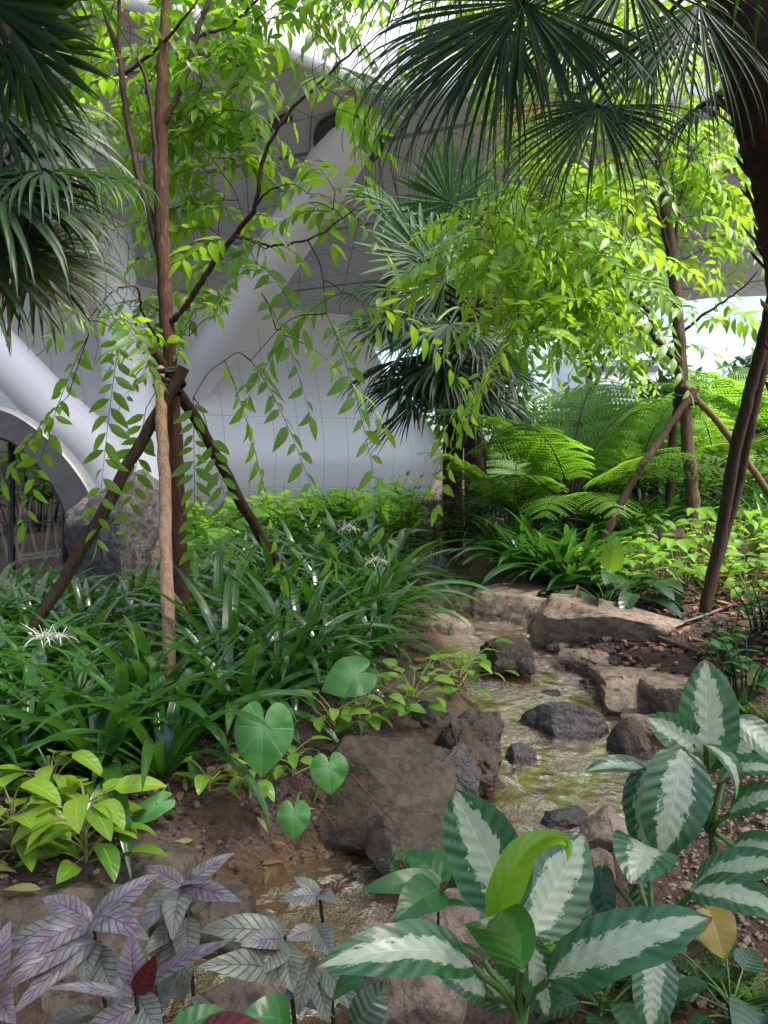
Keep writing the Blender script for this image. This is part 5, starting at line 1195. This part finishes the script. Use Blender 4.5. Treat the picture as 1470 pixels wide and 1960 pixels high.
# lime philodendron at the left edge
for label, px, py, n, Lr, h in [('yellow green broad leaved plant largest at the left edge above the tan rock', 165, 1655, 20, (.13, .18), .22), ('yellow green broad leaved plant cut by the left edge of the picture', 25, 1640, 15, (.13, .18), .18),
        ('bright yellow green shoot cluster at the back left of the lime plants', 95, 1560, 13, (.12, .16), .22)]:
    g = G(px, py); t = thing('lime_philodendron', g, label, 'plant', 'lime leaved plants at the left edge'); rosette(t, g, n + 7, (Lr[0] - .005, Lr[1] + .005), .5, 'lime', (.05, .12), (.3, 1.3), ovate, (.5, 1.2), h, 'vinestem')
for label, px, py, n in [('small lime plant with two pale tips right of the upright lily base', 400, 1520, 6), ('low lime green plant beside the large heart leaf', 478, 1522, 12), ('lime green seedling between the heart leaf and the brown boulder', 560, 1490, 9)]:
    g = G(px, py); t = thing('lime_philodendron', g, label, 'plant', 'small lime plants on the soil edge'); rosette(t, g, n, (.08, .12), .5, 'lime' if n == 6 else 'pothos', (.05, .10), (.4, 1.3), ovate, (.4, 1.), .1, 'vinestem')
for label, px, py, n in [('trailing green vine over the top of the large brown boulder', 700, 1400, 16), ('trailing lime vine hanging to the dark jagged rock', 790, 1370, 16), ('bright trailing vine at the stream edge under the lily leaves', 880, 1330, 16), ('trailing vine nearest the knobbly midstream stone', 905, 1300, 11), ('trailing vine in the lilies left of the boulder top', 640, 1420, 9)]:
    g = G(px, py); t = thing('trailing_vine', g, label, 'plant', 'trailing vines above the brown boulder'); rosette(t, g + [0, 0, .03], n + 5, (.09, .14), .56, 'pothos', (.06, .2), (.2, 1.2), ovate, (.4, 1.), .12, 'vinestem')
# elephant ears: each a blade on its own stalk
def ear(label, px, py, d, Lp, wp, tip, nrm, foot):
    c = Wp(px, py, d); L = Lp / F * d; wd = wp / F * d; b = np.array(foot, float)
    t = thing('elephant_ear', b, label, 'plant', 'heart leaved taro plants by the soil edge'); mb = MB(); heart_leaf(mb, c, np.array(tip, float), np.array(nrm, float), L, wd, .45, .22); mb.build('leaf', M['taro'], t)
    mb = MB(); tube(mb, smooth_path([b, (b + c) / 2 + [0, .05, .05], c], 6), np.linspace(.007, .004, 13), 7); mb.build('stalk', M['stem'], t)
ear('largest heart shaped green leaf facing the viewer above the bare soil', 505, 1392, 2.95, 145, 116, (-.05, -.35, -.95), (0, -.95, .35), G(520, 1530))
ear('heart shaped leaf held flat in front of the lilies left of the stream', 680, 1290, 3.7, 110, 95, (-.9, -.3, -.25), (.1, -.62, .8), G(690, 1420))
ear('heart shaped leaf lying on the top of the brown boulder', 630, 1468, 3.1, 80, 74, (.1, -.35, -.9), (.1, -.9, .4), G(600, 1540))
ear('small heart shaped leaf hanging before the boulder over the wet soil', 562, 1558, 2.9, 76, 66, (.05, -.3, -.95), (0, -.95, .3), G(580, 1560))
ear('heart shaped leaf turned left, low beside the upright lily base', 300, 1540, 2.85, 100, 52, (-.85, -.4, -.35), (-.15, -.65, .75), G(325, 1540))

# bushes behind: leafy stems
def stem_bush(mb, base, n, hgt, Lf, ratio, spread, prof=lance, bend=(.3, .9), every=.055, ns=4):
    for k in range(n):
        a = R(0, 6.28); e = np.array([math.cos(a), math.sin(a), 0]); h = hgt * R(.65, 1.05); r_ = spread * math.sqrt(rng.random())
        p = smooth_path([base + e * r_ * .4, base + e * r_ * .7 + UP * h * .55, base + e * (r_ + .12 * h) + UP * h], 5)
        tube(mb, p, np.linspace(.007, .003, len(p)), 4, mi=1, cap=False); m = max(4, int(h * .75 / every))
        for j in range(m):
            f = .25 + .75 * (j + .5) / m; i = f * (len(p) - 1); i0 = int(min(len(p) - 2, i)); q = p[i0] * (1 - i + i0) + p[i0 + 1] * (i - i0)
            b = j * 2.399 + a; e2 = np.array([math.cos(b), math.sin(b), 0]); l = R(*Lf) * (1.1 - .35 * f)
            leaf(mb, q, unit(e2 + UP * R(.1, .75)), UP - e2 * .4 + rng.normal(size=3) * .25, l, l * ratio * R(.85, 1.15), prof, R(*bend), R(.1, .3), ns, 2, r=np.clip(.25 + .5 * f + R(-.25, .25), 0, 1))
def bush_family(name, cat, labelgrp, mat, variants, places, kw, stemmat='stemd'):
    global rng
    meshes = []
    for v in range(variants):
        mb = MB(); stem_bush(mb, np.zeros(3), **kw); o = mb.build(name, [M[mat], M[stemmat]], None, (0, 0, 0)); COL.objects.unlink(o); meshes.append(o.data); bpy.data.objects.remove(o)
    for i, (p, sc) in enumerate(places):
        o = bpy.data.objects.new(name, meshes[i % variants]); COL.objects.link(o); o.location = p; o.rotation_euler = (0, 0, R(0, 6.28)); o.scale = (sc, sc, sc); ORG[o.name] = np.array(p)
        tag(o, labelgrp[0], cat, labelgrp[1])
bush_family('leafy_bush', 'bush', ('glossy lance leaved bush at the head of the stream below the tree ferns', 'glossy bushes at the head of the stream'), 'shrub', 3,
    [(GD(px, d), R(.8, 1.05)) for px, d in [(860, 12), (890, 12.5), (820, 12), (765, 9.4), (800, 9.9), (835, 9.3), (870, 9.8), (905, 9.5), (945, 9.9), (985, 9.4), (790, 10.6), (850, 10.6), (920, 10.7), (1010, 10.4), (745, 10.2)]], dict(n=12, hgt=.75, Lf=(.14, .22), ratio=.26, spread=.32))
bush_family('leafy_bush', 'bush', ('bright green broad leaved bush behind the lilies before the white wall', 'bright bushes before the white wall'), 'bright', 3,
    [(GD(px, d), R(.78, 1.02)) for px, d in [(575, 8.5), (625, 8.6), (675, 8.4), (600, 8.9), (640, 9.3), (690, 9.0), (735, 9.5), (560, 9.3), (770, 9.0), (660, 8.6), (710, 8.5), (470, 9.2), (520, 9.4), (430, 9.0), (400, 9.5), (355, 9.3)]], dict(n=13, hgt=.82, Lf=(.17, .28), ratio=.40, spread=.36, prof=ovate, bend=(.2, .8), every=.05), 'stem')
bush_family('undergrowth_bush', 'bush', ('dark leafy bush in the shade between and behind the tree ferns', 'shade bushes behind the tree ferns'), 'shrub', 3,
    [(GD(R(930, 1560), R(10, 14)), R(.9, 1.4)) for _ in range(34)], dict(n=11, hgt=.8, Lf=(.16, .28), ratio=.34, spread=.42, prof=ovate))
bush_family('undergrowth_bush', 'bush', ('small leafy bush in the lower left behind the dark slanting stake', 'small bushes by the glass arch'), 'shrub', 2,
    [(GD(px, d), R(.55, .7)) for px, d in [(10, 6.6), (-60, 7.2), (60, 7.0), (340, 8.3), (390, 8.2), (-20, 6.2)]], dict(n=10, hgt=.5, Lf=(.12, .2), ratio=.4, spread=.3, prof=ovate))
bush_family('undergrowth_bush', 'bush', ('large leafy bush added out of view for its reflection in the glass arch', 'unseen bushes added for the glass arch reflection'), 'shrub', 2,
    [((x, y, .3), 2.3) for x, y in [(-9, -3), (-7, -4), (-5.2, -3.4), (-3.6, -4.2), (-2, -3.5), (-.4, -4.2), (1.2, -3.6), (3, -4.4), (-8, 1.5), (-7.4, 3.6), (-5.8, .8)]], dict(n=14, hgt=.95, Lf=(.14, .24), ratio=.36, spread=.5, prof=ovate))  # bushes out of view, added to turn the glass arch reflection green
# umbrella shaped bright leaves before the wall
for i, (px, py, d, s_, lb) in enumerate([(425, 1010, 8.6, .30, 'large pale green round leaf plant before the wall foot'), (508, 975, 8.8, .26, 'upper pale green round leaf plant right of the wall stake gap')]):
    g = GD(px, d); t = thing('umbrella_leaf_plant', g, lb, 'plant'); mb = MB(); c = Wp(px, py, d); tube(mb, [g, (g + c) / 2 + [.04, 0, 0], c], .008, 6); mb.build('stalk', M['stem'], t)
    for k in range(3):
        mb = MB(); cc = c + [R(-.25, .25) * k, R(-.1, .1), -.09 * k]; heart_leaf(mb, cc, np.array([R(-.8, .8), -.7, -.1]), np.array([0, -.35, .95]), s_ * R(1.2, 1.6), s_ * R(1.2, 1.5), .4, -.1); mb.build('leaf', M['bright'], t)
# dark broad leaved plants on the right bank
for lb, px, py, n, Lr in [('dark broad leaved plant with one glowing lime leaf on the right bank', 1160, 1168, 13, (.34, .46)), ('dark broad leaved plant lower right of the lime leaf plant', 1215, 1158, 12, (.26, .36))]:
    g = G(px, py); t = thing('broad_leaf_plant', g, lb, 'plant'); rosette(t, g, n, Lr, .40, 'dark', (.12, .28), (.5, 1.35), broad, (.5, 1.2), .06, 'stem')
    if n == 13:
        mb = MB(); arcleaf(mb, Wp(1168, 1092, 5.9), Wp(1182, 1026, 5.85), (-.4, -1, .2), .17, .06, ovate, .2); tag(mb.build('leaf', M['lime'], t), 'glowing lime young leaf')
mb = MB(); arcleaf(mb, G(1090, 1185) + [0, -.05, 0], Wp(1106, 1118, 5.75), (0, -1, .3), .07, .12, strap, .5); tag(mb.build('dry_leaf', M['dead']), 'curled dry brown leaf standing among dark straps above the broad boulder', 'leaf')
# variegated ground cover on the right
places = []
gg = inpoly([(1.75, 6.2), (2.5, 5.75), (2.5, 5.1), (3.0, 4.7), (3.9, 5.4), (4.4, 7.4), (2.7, 7.6), (1.75, 7.2)])
for i, (x, y) in enumerate(disc_fill(gg, 52, .22)):
    g = np.array([x, y, H(x, y)]); places.append(g)
GC = []
for v in range(4):
    mb = MB()
    for k in range(16):
        a = k * 2.399; e = np.array([math.cos(a), math.sin(a), 0]); h = R(.1, .3); c = e * R(.03, .2) + UP * h; tube(mb, [e * .02, c * .6 + e * .02, c], [.004, .003, .002], 4, mi=1, cap=False)
        l = R(.10, .17); leaf(mb, c, unit(e + UP * R(-.4, .4)), UP + rng.normal(size=3) * .3, l, l * .62, heartp, R(.3, .9), .2, 6, 4)
    o = mb.build('arrowhead_vine', [M['pothos' if v % 2 else 'bright'], M['vinestem']], None, (0, 0, 0)); COL.objects.unlink(o); GC.append(o.data); bpy.data.objects.remove(o)
for i, g in enumerate(places):
    o = bpy.data.objects.new('arrowhead_vine', GC[i % 4]); COL.objects.link(o); o.location = g; o.rotation_euler = (0, 0, R(0, 6.28)); s_ = R(.75, 1.1); o.scale = (s_, s_, s_)
    tag(o, 'low pale green arrow leaved plant on the red mulch at the right', 'plant', 'arrow leaved plants on the mulch')
for i in range(9):
    g = GD(R(1390, 1530), R(4.0, 5.2)); t = None
    mb = MB(); stem_bush(mb, g, 7, .34, (.08, .13), .55, .2, ovate, (.3, .8), .07); tag(mb.build('seedling', [M['green'], M['stemd']], origin=g), 'dark green leafy seedling at the right edge above the variegated leaves', 'plant', 'leafy seedlings at the right edge')
for px, py, lb in [(1386, 1055, 'upper small red flower right of the leaning stakes'), (1394, 1090, 'lower small red flower right of the leaning stakes')]:
    c = Wp(px, py, 6.2); g = np.array([c[0], c[1], H(c[0], c[1])]); t = thing('red_flower', g, lb, 'flower'); mb = MB(); tube(mb, [g, c], .004, 5); mb.build('stalk', M['stem'], t); mb = MB()
    for k in range(7): a = k * .9; leaf(mb, c, unit(np.array([math.cos(a), math.sin(a) * .5 - .3, .5])), UP, .045, .04, ovate, .6, .1, 4, 2)
    mb.build('petals', M['red'], t)

# ------------------------------------------------------------------ foreground: variegated dumb canes
def leaves(t, lst, mat, name='leaf', stemmat='stem', pr=.006):
    """(base px,py,d), (tip px,py,d), width px, normal, arch, options"""
    for B_, T_, wpx, n_, ar, kw in lst:
        kw = dict(kw); m_ = kw.pop('mat', mat); pet = kw.pop('pet', None); b = Wp(*B_); tt = Wp(*T_); wd = wpx / F * (B_[2] + T_[2]) / 2
        mb = MB(); arcleaf(mb, b, tt, np.array(n_, float), wd, ar, kw.pop('prof', broad), kw.pop('fold', .15), r=kw.pop('r', None), **kw); o = mb.build(name, M[m_], t)
        if pet: mb = MB(); q = [Wp(*p) if len(p) == 3 and p[0] > 5 else np.array(p) for p in pet] + [b]; tube(mb, smooth_path(q, 6), np.linspace(pr * 1.4, pr, 6 * (len(q) - 1) + 1), 8); mb.build('petiole', M[stemmat], o)
b1 = np.array([.33, 1.42, H(.33, 1.42)])
t = thing('dumb_cane', b1, 'nearest white splashed broad leaved plant, front centre, with one upright lime leaf', 'plant')
ft = (b1[0], b1[1], b1[2]); J = (1000, 1985, 1.42)
leaves(t, [((985, 1750, 1.47), (868, 1512, 1.55), 158, (-.1, -1, .25), -.04, dict(pet=[ft, J], fold=.12, puck=.010)),
    ((1015, 1790, 1.55), (1118, 1598, 1.66), 158, (.15, -1, .35), -.03, dict(pet=[ft, J], fold=.1, puck=.006, curl=-.1)),
    ((1050, 1872, 1.36), (1362, 1756, 1.28), 128, (.0, -.62, .8), .10, dict(pet=[ft, J], fold=.12, puck=.010)),
    ((905, 1848, 1.34), (604, 1853, 1.22), 118, (-.1, -.55, .85), .17, dict(pet=[ft, J], fold=.16, puck=.006)),
    ((1000, 1855, 1.33), (928, 1778, 1.22), 135, (-.2, .75, .6), .25, dict(pet=[ft, J], fold=.1, mat='dumb')),
    ((1012, 1800, 1.38), (1048, 1945, 1.40), 84, (.1, -1, .2), .05, dict(fold=.12, pet=[ft, J])),
    ((925, 1838, 1.45), (770, 1800, 1.42), 80, (.1, .5, .8), .1, dict(pet=[ft, J], fold=.1)),
    ((1085, 1790, 1.6), (1060, 1720, 1.62), 130, (.1, -.8, .55), .1, dict(pet=[ft, J], fold=.1)),
    ((930, 1905, 1.5), (828, 1850, 1.45), 70, (-.1, -.6, .7), .1, dict(pet=[ft, J], fold=.2)),
    ((985, 1925, 1.5), (925, 1850, 1.52), 100, (-.2, -.9, .3), .05, dict(pet=[ft, J], fold=.1, mat='dumb'))], 'dumb')
# the rolled upright lime leaf (its underside towards the viewer)
mb = MB(); Pth = smooth_path([Wp(950, 1800, 1.36), Wp(958, 1735, 1.35), Wp(975, 1680, 1.35), Wp(1002, 1632, 1.36), Wp(1040, 1606, 1.37), Wp(1074, 1604, 1.36), Wp(1090, 1622, 1.33), Wp(1087, 1650, 1.31)], 6)
tt_ = np.linspace(0, 1, len(Pth)); wl = np.interp(tt_, [0, .15, .4, .62, .85, 1], [.014, .026, .024, .011, .006, .001]); wr = np.interp(tt_, [0, .15, .4, .62, .85, 1], [.028, .050, .046, .020, .009, .001])
u_ = np.linspace(-1, 1, 11); tg_ = np.gradient(Pth, axis=0); tg_ /= np.linalg.norm(tg_, axis=1)[:, None]
S_ = np.cross(tg_, [0, -1., .1]); S_ /= np.linalg.norm(S_, axis=1)[:, None]; N_ = np.cross(S_, tg_)
off = np.where(u_[None] < 0, u_[None] * wl[:, None], u_[None] * wr[:, None])
P = Pth[:, None] + S_[:, None] * off[..., None] - N_[:, None] * (np.abs(off) * .55 + off ** 2 * 9)[..., None]
mb.grid(P, np.stack(np.broadcast_arrays(u_[None] * .5 + .5, tt_[:, None]), -1))
M['limeback'] = leaf_mat('young_leaf_back', (.09, .20, .012), (.12, .25, .015), (.30, .55, .02), .45, .4, (.14, .28, .03), .04, 9, 1.4, .25)
tag(mb.build('leaf', M['limeback'], t), 'rolled upright lime young leaf')
# second plant, right
b2 = G(1372, 1700); t = thing('dumb_cane', b2, 'tallest white splashed broad leaved plant standing on gravel at the right', 'plant'); f2 = tuple(b2); J2 = (1362, 1600, 2.05)
leaves(t, [((1352, 1478, 1.98), (1350, 1262, 2.02), 128, (.0, -1, .12), .02, dict(pet=[f2, J2], puck=.006, fold=.1)),
    ((1345, 1440, 2.0), (1236, 1372, 1.95), 82, (-.2, -.9, .5), .06, dict(pet=[f2, J2], fold=.2)),
    ((1350, 1425, 1.96), (1408, 1530, 1.9), 92, (.4, -.2, .9), .22, dict(pet=[f2, J2], fold=.1)),
    ((1308, 1432, 1.93), (1262, 1642, 1.86), 138, (-.05, -1, .3), .07, dict(pet=[f2, J2], fold=.12, puck=.006)),
    ((1232, 1470, 2.0), (1235, 1638, 1.95), 84, (-.3, -1, .2), .05, dict(pet=[f2, J2], fold=.15, puck=.006)),
    ((1245, 1487, 2.05), (1118, 1478, 2.0), 46, (-.2, -.5, .8), .18, dict(pet=[f2, J2], fold=.3)),
    ((1405, 1375, 2.1), (1500, 1470, 2.05), 72, (.1, -.7, .6), .12, dict(pet=[f2, J2])),
    ((1378, 1498, 2.0), (1500, 1478, 1.9), 62, (.1, -.5, .8), .2, dict(pet=[f2, J2])),
    ((1398, 1555, 1.95), (1520, 1520, 1.85), 70, (.1, -.6, .8), .14, dict(pet=[f2, J2])),
    ((1405, 1620, 2.0), (1530, 1640, 1.9), 70, (.1, -.7, .6), .1, dict(pet=[f2, J2])),
    ((1400, 1440, 2.2), (1500, 1400, 2.2), 60, (.1, -.7, .6), .1, dict(pet=[f2, J2]))], 'dumb')
b3 = np.array([.68, 1.72, H(.68, 1.72)]); t = thing('dumb_cane', b3, 'small white splashed plant low between the nearest and the tallest one, with a yellowed leaf', 'plant'); f3 = tuple(b3); J3 = (1255, 1830, 1.7)
leaves(t, [((1240, 1622, 1.78), (1208, 1692, 1.62), 132, (-.1, -.6, .9), .18, dict(pet=[f3, J3], fold=.12)),
    ((1325, 1705, 1.6), (1520, 1760, 1.45), 96, (.05, -.6, .85), .13, dict(pet=[f3, J3], fold=.12, puck=.005)),
    ((1335, 1690, 1.75), (1510, 1650, 1.65), 86, (.05, -.6, .85), .1, dict(pet=[f3, J3])),
    ((1252, 1815, 1.62), (1243, 1972, 1.55), 98, (.05, -1, .25), .05, dict(pet=[f3, J3])),
    ((1150, 1655, 1.85), (1168, 1770, 1.75), 60, (-.5, -.7, .3), .1, dict(pet=[f3, J3], mat='dark')),
    ((1215, 1660, 1.82), (1222, 1760, 1.78), 60, (.3, -.7, .3), .1, dict(pet=[f3, J3], mat='dark')),
    ((1352, 1735, 1.66), (1385, 1835, 1.6), 88, (.05, -1, .4), .06, dict(pet=[f3, J3], mat='gold', prof=ovate, wav=.02))], 'dumb')
# ------------------------------------------------------------------ purple silver plants
def shield(label, base, apex, lst, r):
    b = np.array(base); b[2] = H(b[0], b[1]); t = thing('persian_shield', b, label, 'plant', 'purple silver leaved plants in the foreground'); a = Wp(*apex)
    mb = MB(); tube(mb, smooth_path([b - [0, 0, .05], (a + b) / 2 + [.015, 0, 0], a], 6), np.linspace(.007, .004, 13), 7); mb.build('stem', M['stemd'], t)
    for B_, T_, wpx, n_, ar, *o_ in lst:
        kw = dict(o_[0]) if o_ else {}
        bb = Wp(*B_); tt = Wp(*T_); mb = MB(); rr_ = kw.pop('r', r + R(-.15, .15))
        arcleaf(mb, bb, tt, np.array(n_, float), wpx * 1.05 / F * (B_[2] + T_[2]) / 2, ar, lance, kw.pop('fold', .22), 30, 10, r=np.clip(rr_, 0, 1), puck=.007, curl=-.12); mb.build('leaf', M[kw.pop('mat', 'shield')], t)
    for k in range(10):          # lower leaves in opposite pairs, shade put into a darker tone
        f = .25 + .6 * (k // 2) / 5; p = b * (1 - f) + a * f; an = (k // 2) * 1.35 + (k % 2) * 3.14 + R(-.3, .3) + base[0] * 9; e = np.array([math.cos(an), math.sin(an), 0])
        l = R(.10, .16) * (.75 + .4 * f); mb = MB(); arcleaf(mb, p + e * .012, p + e * l * .9 - UP * l * R(.1, .5), UP + e * .4, l * .36, .1, lance, .22, 22, 8, r=np.clip(.85 + R(-.2, .15), 0, 1), puck=.008, curl=-.12); mb.build('leaf', M['shield'], t)
u0, u1 = (0, -.6, .8), (-.2, -.7, .6)
A = (178, 1765, 1.62)
shield('purple silver plant with widest flat rosette at the left of the foreground', (-.6, 1.72, 0), A, [(A, (80, 1718, 1.66), 46, u0, .12), (A, (303, 1672, 1.68), 48, (.1, -.7, .7), .1), (A, (10, 1860, 1.5), 62, (-.2, -.65, .7), .14), ((172, 1772, 1.6), (-5, 1830, 1.6), 52, (-.2, -.5, .8), .16), (A, (288, 1800, 1.5), 68, (.2, -.6, .75), .2),
    ((180, 1790, 1.6), (-10, 1905, 1.45), 52, (-.2, -.7, .6), .1), ((182, 1800, 1.58), (20, 1945, 1.45), 50, (-.2, -.8, .5), .1), ((186, 1810, 1.58), (232, 1935, 1.5), 60, (.2, -.9, .3), .1, dict(r=.9)), ((182, 1800, 1.6), (165, 1890, 1.5), 55, (0, -1, .3), .15, dict(r=.9)), ((188, 1780, 1.64), (275, 1740, 1.72), 40, (0, -.6, .8), .1), ((170, 1760, 1.7), (95, 1780, 1.8), 40, u0, .1)], .12)
A = (352, 1698, 1.85)
shield('purple silver plant standing furthest back beside the tan dome, dark in its centre', (-.48, 1.9, 0), A, [(A, (280, 1658, 1.9), 38, u0, .1), (A, (448, 1632, 1.9), 34, (.2, -.6, .8), .08), (A, (462, 1728, 1.75), 46, (.1, -.7, .7), .12), (A, (392, 1690, 1.78), 30, u0, .2), (A, (268, 1790, 1.75), 62, (-.3, -.5, .7), .12, dict(r=.5)), (A, (330, 1800, 1.7), 60, (0, -.9, .4), .14, dict(r=.6)),
    ((358, 1755, 1.8), (362, 1862, 1.68), 58, (.1, -1, .3), .06, dict(r=.75)), ((352, 1760, 1.82), (272, 1830, 1.72), 44, (-.2, -.8, .5), .1, dict(r=.7)), ((350, 1770, 1.8), (350, 1925, 1.75), 50, (.1, -1, .2), .08, dict(r=.9)), ((345, 1780, 1.8), (305, 1915, 1.75), 46, (-.2, -1, .2), .08, dict(r=.9))], .2)
A = (260, 1890, 1.42)
shield('purple plant lowest in front with a deep red young leaf', (-.47, 1.45, 0), A, [(A, (252, 1785, 1.45), 62, (-.1, -1, .3), .08, dict(r=0)), ((262, 1905, 1.4), (298, 1828, 1.38), 46, (.2, -1, .2), .04, dict(mat='deepred')), ((275, 1890, 1.42), (452, 1797, 1.36), 46, (.1, -.35, .9), .05, dict(r=.05)), ((248, 1912, 1.42), (85, 1895, 1.36), 30, (0, -.3, .95), .1, dict(r=.1)), ((262, 1900, 1.45), (310, 1990, 1.4), 60, (.2, -.9, .4), .1, dict(r=.8)), ((240, 1860, 1.5), (236, 1950, 1.45), 50, (-.1, -1, .3), .1, dict(r=.1)), ((262, 1925, 1.42), (140, 2000, 1.4), 50, (-.2, -.8, .5), .1)], .1)
A = (545, 1790, 1.7)
shield('pale grey green patterned plant in the middle with long arched leaves', (-.2, 1.72, 0), A, [(A, (380, 1782, 1.66), 62, (0, -.6, .8), .12), ((535, 1860, 1.66), (378, 1850, 1.55), 66, (0, -.7, .7), .16), ((540, 1800, 1.68), (460, 1810, 1.6), 44, (0, -.7, .7), .14, dict(r=.3)), (A, (480, 1755, 1.8), 40, u0, .12, dict(r=.3)), ((545, 1800, 1.68), (490, 1870, 1.6), 62, (-.2, -.9, .4), .12), ((548, 1810, 1.7), (560, 1900, 1.62), 60, (.1, -1, .4), .1)], .85)
A = (612, 1715, 1.78)
shield('small patterned plant with dark crinkled top by the near pool', (-.12, 1.8, 0), A, [(A, (562, 1678, 1.8), 30, u0, .1), (A, (668, 1692, 1.8), 26, u0, .1, dict(mat='deepred')), (A, (530, 1725, 1.75), 34, u0, .1, dict(r=.5)), (A, (645, 1730, 1.72), 34, u0, .2, dict(r=.9)), ((605, 1770, 1.75), (638, 1835, 1.68), 50, (.2, -1, .3), .1, dict(r=.95)), ((600, 1830, 1.72), (570, 1942, 1.66), 52, (-.2, -1, .3), .08, dict(r=.95)), ((605, 1780, 1.75), (545, 1800, 1.7), 40, u0, .1, dict(r=.5)), ((610, 1840, 1.72), (668, 1905, 1.68), 48, (.2, -1, .3), .08, dict(r=.95)), ((610, 1850, 1.72), (690, 1940, 1.66), 46, (.2, -.8, .5), .08, dict(r=.95)), ((600, 1850, 1.72), (630, 1960, 1.66), 46, (.2, -1, .3), .08, dict(r=.95))], .6)
A = (60, 1890, 1.4)
shield('purple silver plant cut off by the bottom left corner', (-.72, 1.4, 0), (-10, 1900, 1.4), [((-10, 1900, 1.4), (12, 1870, 1.3), 60, u0, .1), ((-10, 1900, 1.4), (30, 1960, 1.3), 60, u0, .1), ((-10, 1890, 1.45), (20, 1760, 1.5), 50, u0, .1)], .1)
# seedling with ovate quilted leaves by the near pool
b = G(832, 1870); t = thing('seedling', b, 'green seedling with quilted oval leaves left of the nearest white splashed plant', 'plant'); mb = MB(); a = Wp(840, 1690, 2.05)
tube(mb, smooth_path([b, Wp(838, 1790, 2.1), a], 5), np.linspace(.005, .003, 11), 6); mb.build('stem', M['stemd'], t)
leaves(t, [((842, 1702, 2.03), (756, 1762, 1.9), 86, (-.1, -.7, .8), .12, dict(prof=ovate, puck=.004)), ((842, 1690, 2.05), (692, 1705, 2.0), 52, (0, -.6, .8), .1, dict(prof=ovate)), ((842, 1680, 2.08), (775, 1630, 2.15), 56, (0, -.6, .8), .1, dict(prof=ovate)), ((845, 1700, 2.05), (870, 1665, 2.0), 48, (.3, -.5, .7), .2, dict(prof=ovate, mat='dark')), ((838, 1752, 2.08), (905, 1738, 2.0), 24, (0, -.3, .9), .2, dict(prof=ovate)), ((845, 1690, 2.1), (835, 1622, 2.2), 50, (0, -.7, .7), .1, dict(prof=ovate))], 'green', pr=.003)
mb = MB(); c = Wp(768, 1658, 2.15)
for k in range(60): leaf(mb, c + rng.normal(size=3) * .022, unit(rng.normal(size=3) + UP * .5), rng.normal(size=3), .022, .01, lance, .3, .2, 2, 2)
tube(mb, [b + [-.05, 0, 0], c], .003, 5); mb.build('flower_tuft', M['taro'], t)
# dark and red leaves at the very bottom
t = thing('broad_leaf_plant', (-.12, 1.3, H(-.12, 1.3)), 'dark green ovate leaves and one deep red leaf along the bottom edge', 'plant')
leaves(t, [((556, 1965, 1.32), (458, 1952, 1.28), 92, (0, -.5, .85), .2, dict(prof=ovate, puck=.003)), ((360, 2005, 1.1), (520, 1975, 1.08), 74, (0, -.2, 1), .16, dict(prof=ovate, mat='deepred', pet=[(-.12, 1.3, 0.)])), ((640, 1900, 1.5), (700, 1880, 1.45), 50, (0, -.5, .85), .1, dict(prof=ovate)), ((680, 1960, 1.45), (742, 1880, 1.5), 70, (.2, -.8, .5), .1, dict(prof=ovate, mat='dark')), ((330, 1985, 1.3), (430, 1930, 1.35), 60, (0, -.5, .85), .1, dict(prof=ovate))], 'green')
# low ferny weeds and dark leaves in the lower right shade
for i in range(16):
    g = G(R(1060, 1480), R(1830, 1950)) if i < 12 else G(R(1400, 1470), R(1300, 1400)); mb = MB()
    for k in range(12):
        a_ = k * 2.399; e = np.array([math.cos(a_), math.sin(a_), 0]); d = unit(e + UP * R(.4, 1.4)); L = R(.06, .13); n_ = UP - e * .4; s_ = unit(np.cross(d, n_))
        for j in range(7):
            p = g + d * L * (j + 1.5) / 8
            for sg in (-1, 1): leaf(mb, p, unit(s_ * sg + d * .4), n_, .018, .009, ovate, .2, .1, 2, 2)
        tube(mb, [g, g + d * L], .0012, 3, cap=False)
    tag(mb.build('weed', M['fern' if i % 3 else 'shrub'], origin=g), 'tiny ferny weed on the gravel under the variegated leaves', 'plant', 'tiny ferny weeds')
for lb, px, py, n in [('dark leaved plant in deep shade at the bottom right corner', 1400, 1960, 16), ('dark leaved plant under the splashed leaves at the bottom right of the nearest plant', 1150, 1960, 10)]:
    g = G(px, py); t = thing('broad_leaf_plant', g, lb, 'plant'); rosette(t, g, n, (.1, .17), .5, 'dark', (.05, .15), (.2, 1.1), ovate, (.4, 1.), .08, 'stem')
# fallen leaves
for px, py, ln, m, lb in [(492, 0, 0, 0, 0)][:0] + [(690, 1580, .075, 'fallen', 'slim pale leaf stuck on the lower face of the brown boulder'), (595, 1582, .06, 'fallen', 'fallen pale leaf on the bare soil'), (245, 1627, .10, 'fallen', 'fallen yellow green leaf on the tan dome'), (345, 1540, .13, 'dead', 'dry curled brown strap leaf on the soil'), (1212, 1302, .06, 'fallen', 'fallen leaf on the pink bank stone'), (40, 1745, .14, 'fallen', 'long narrow fallen leaf on the large tan rock'), (1035, 1445, .07, 'dead', 'brown leaf caught in the stream'), (520, 1672, .10, 'dead', 'sunken brown leaf in the near pool')]:
    g = G(px, py); mb = MB(); a_ = R(0, 3.1); e = np.array([math.cos(a_), math.sin(a_) * .6, .1]); z_ = .03 if py != 1580 else .16
    if lb.startswith(('fallen yellow', 'long narrow')): z_ = .07
    leaf(mb, g + [0, 0, z_] - e * ln / 2, e, UP + np.array([0, -.4, 0]), ln, ln * .24, lance, .5, .2, 6, 2); tag(mb.build('fallen_leaf', M[m]), lb, 'leaf')
mb = MB(); tube(mb, smooth_path([Wp(672, 1482, 3.02), Wp(715, 1530, 2.98), Wp(765, 1585, 2.95)], 6), .0035, 7); tag(mb.build('fallen_stalk', M['bark']), 'thin reddish stalk leaning on the large brown boulder', 'stalk')
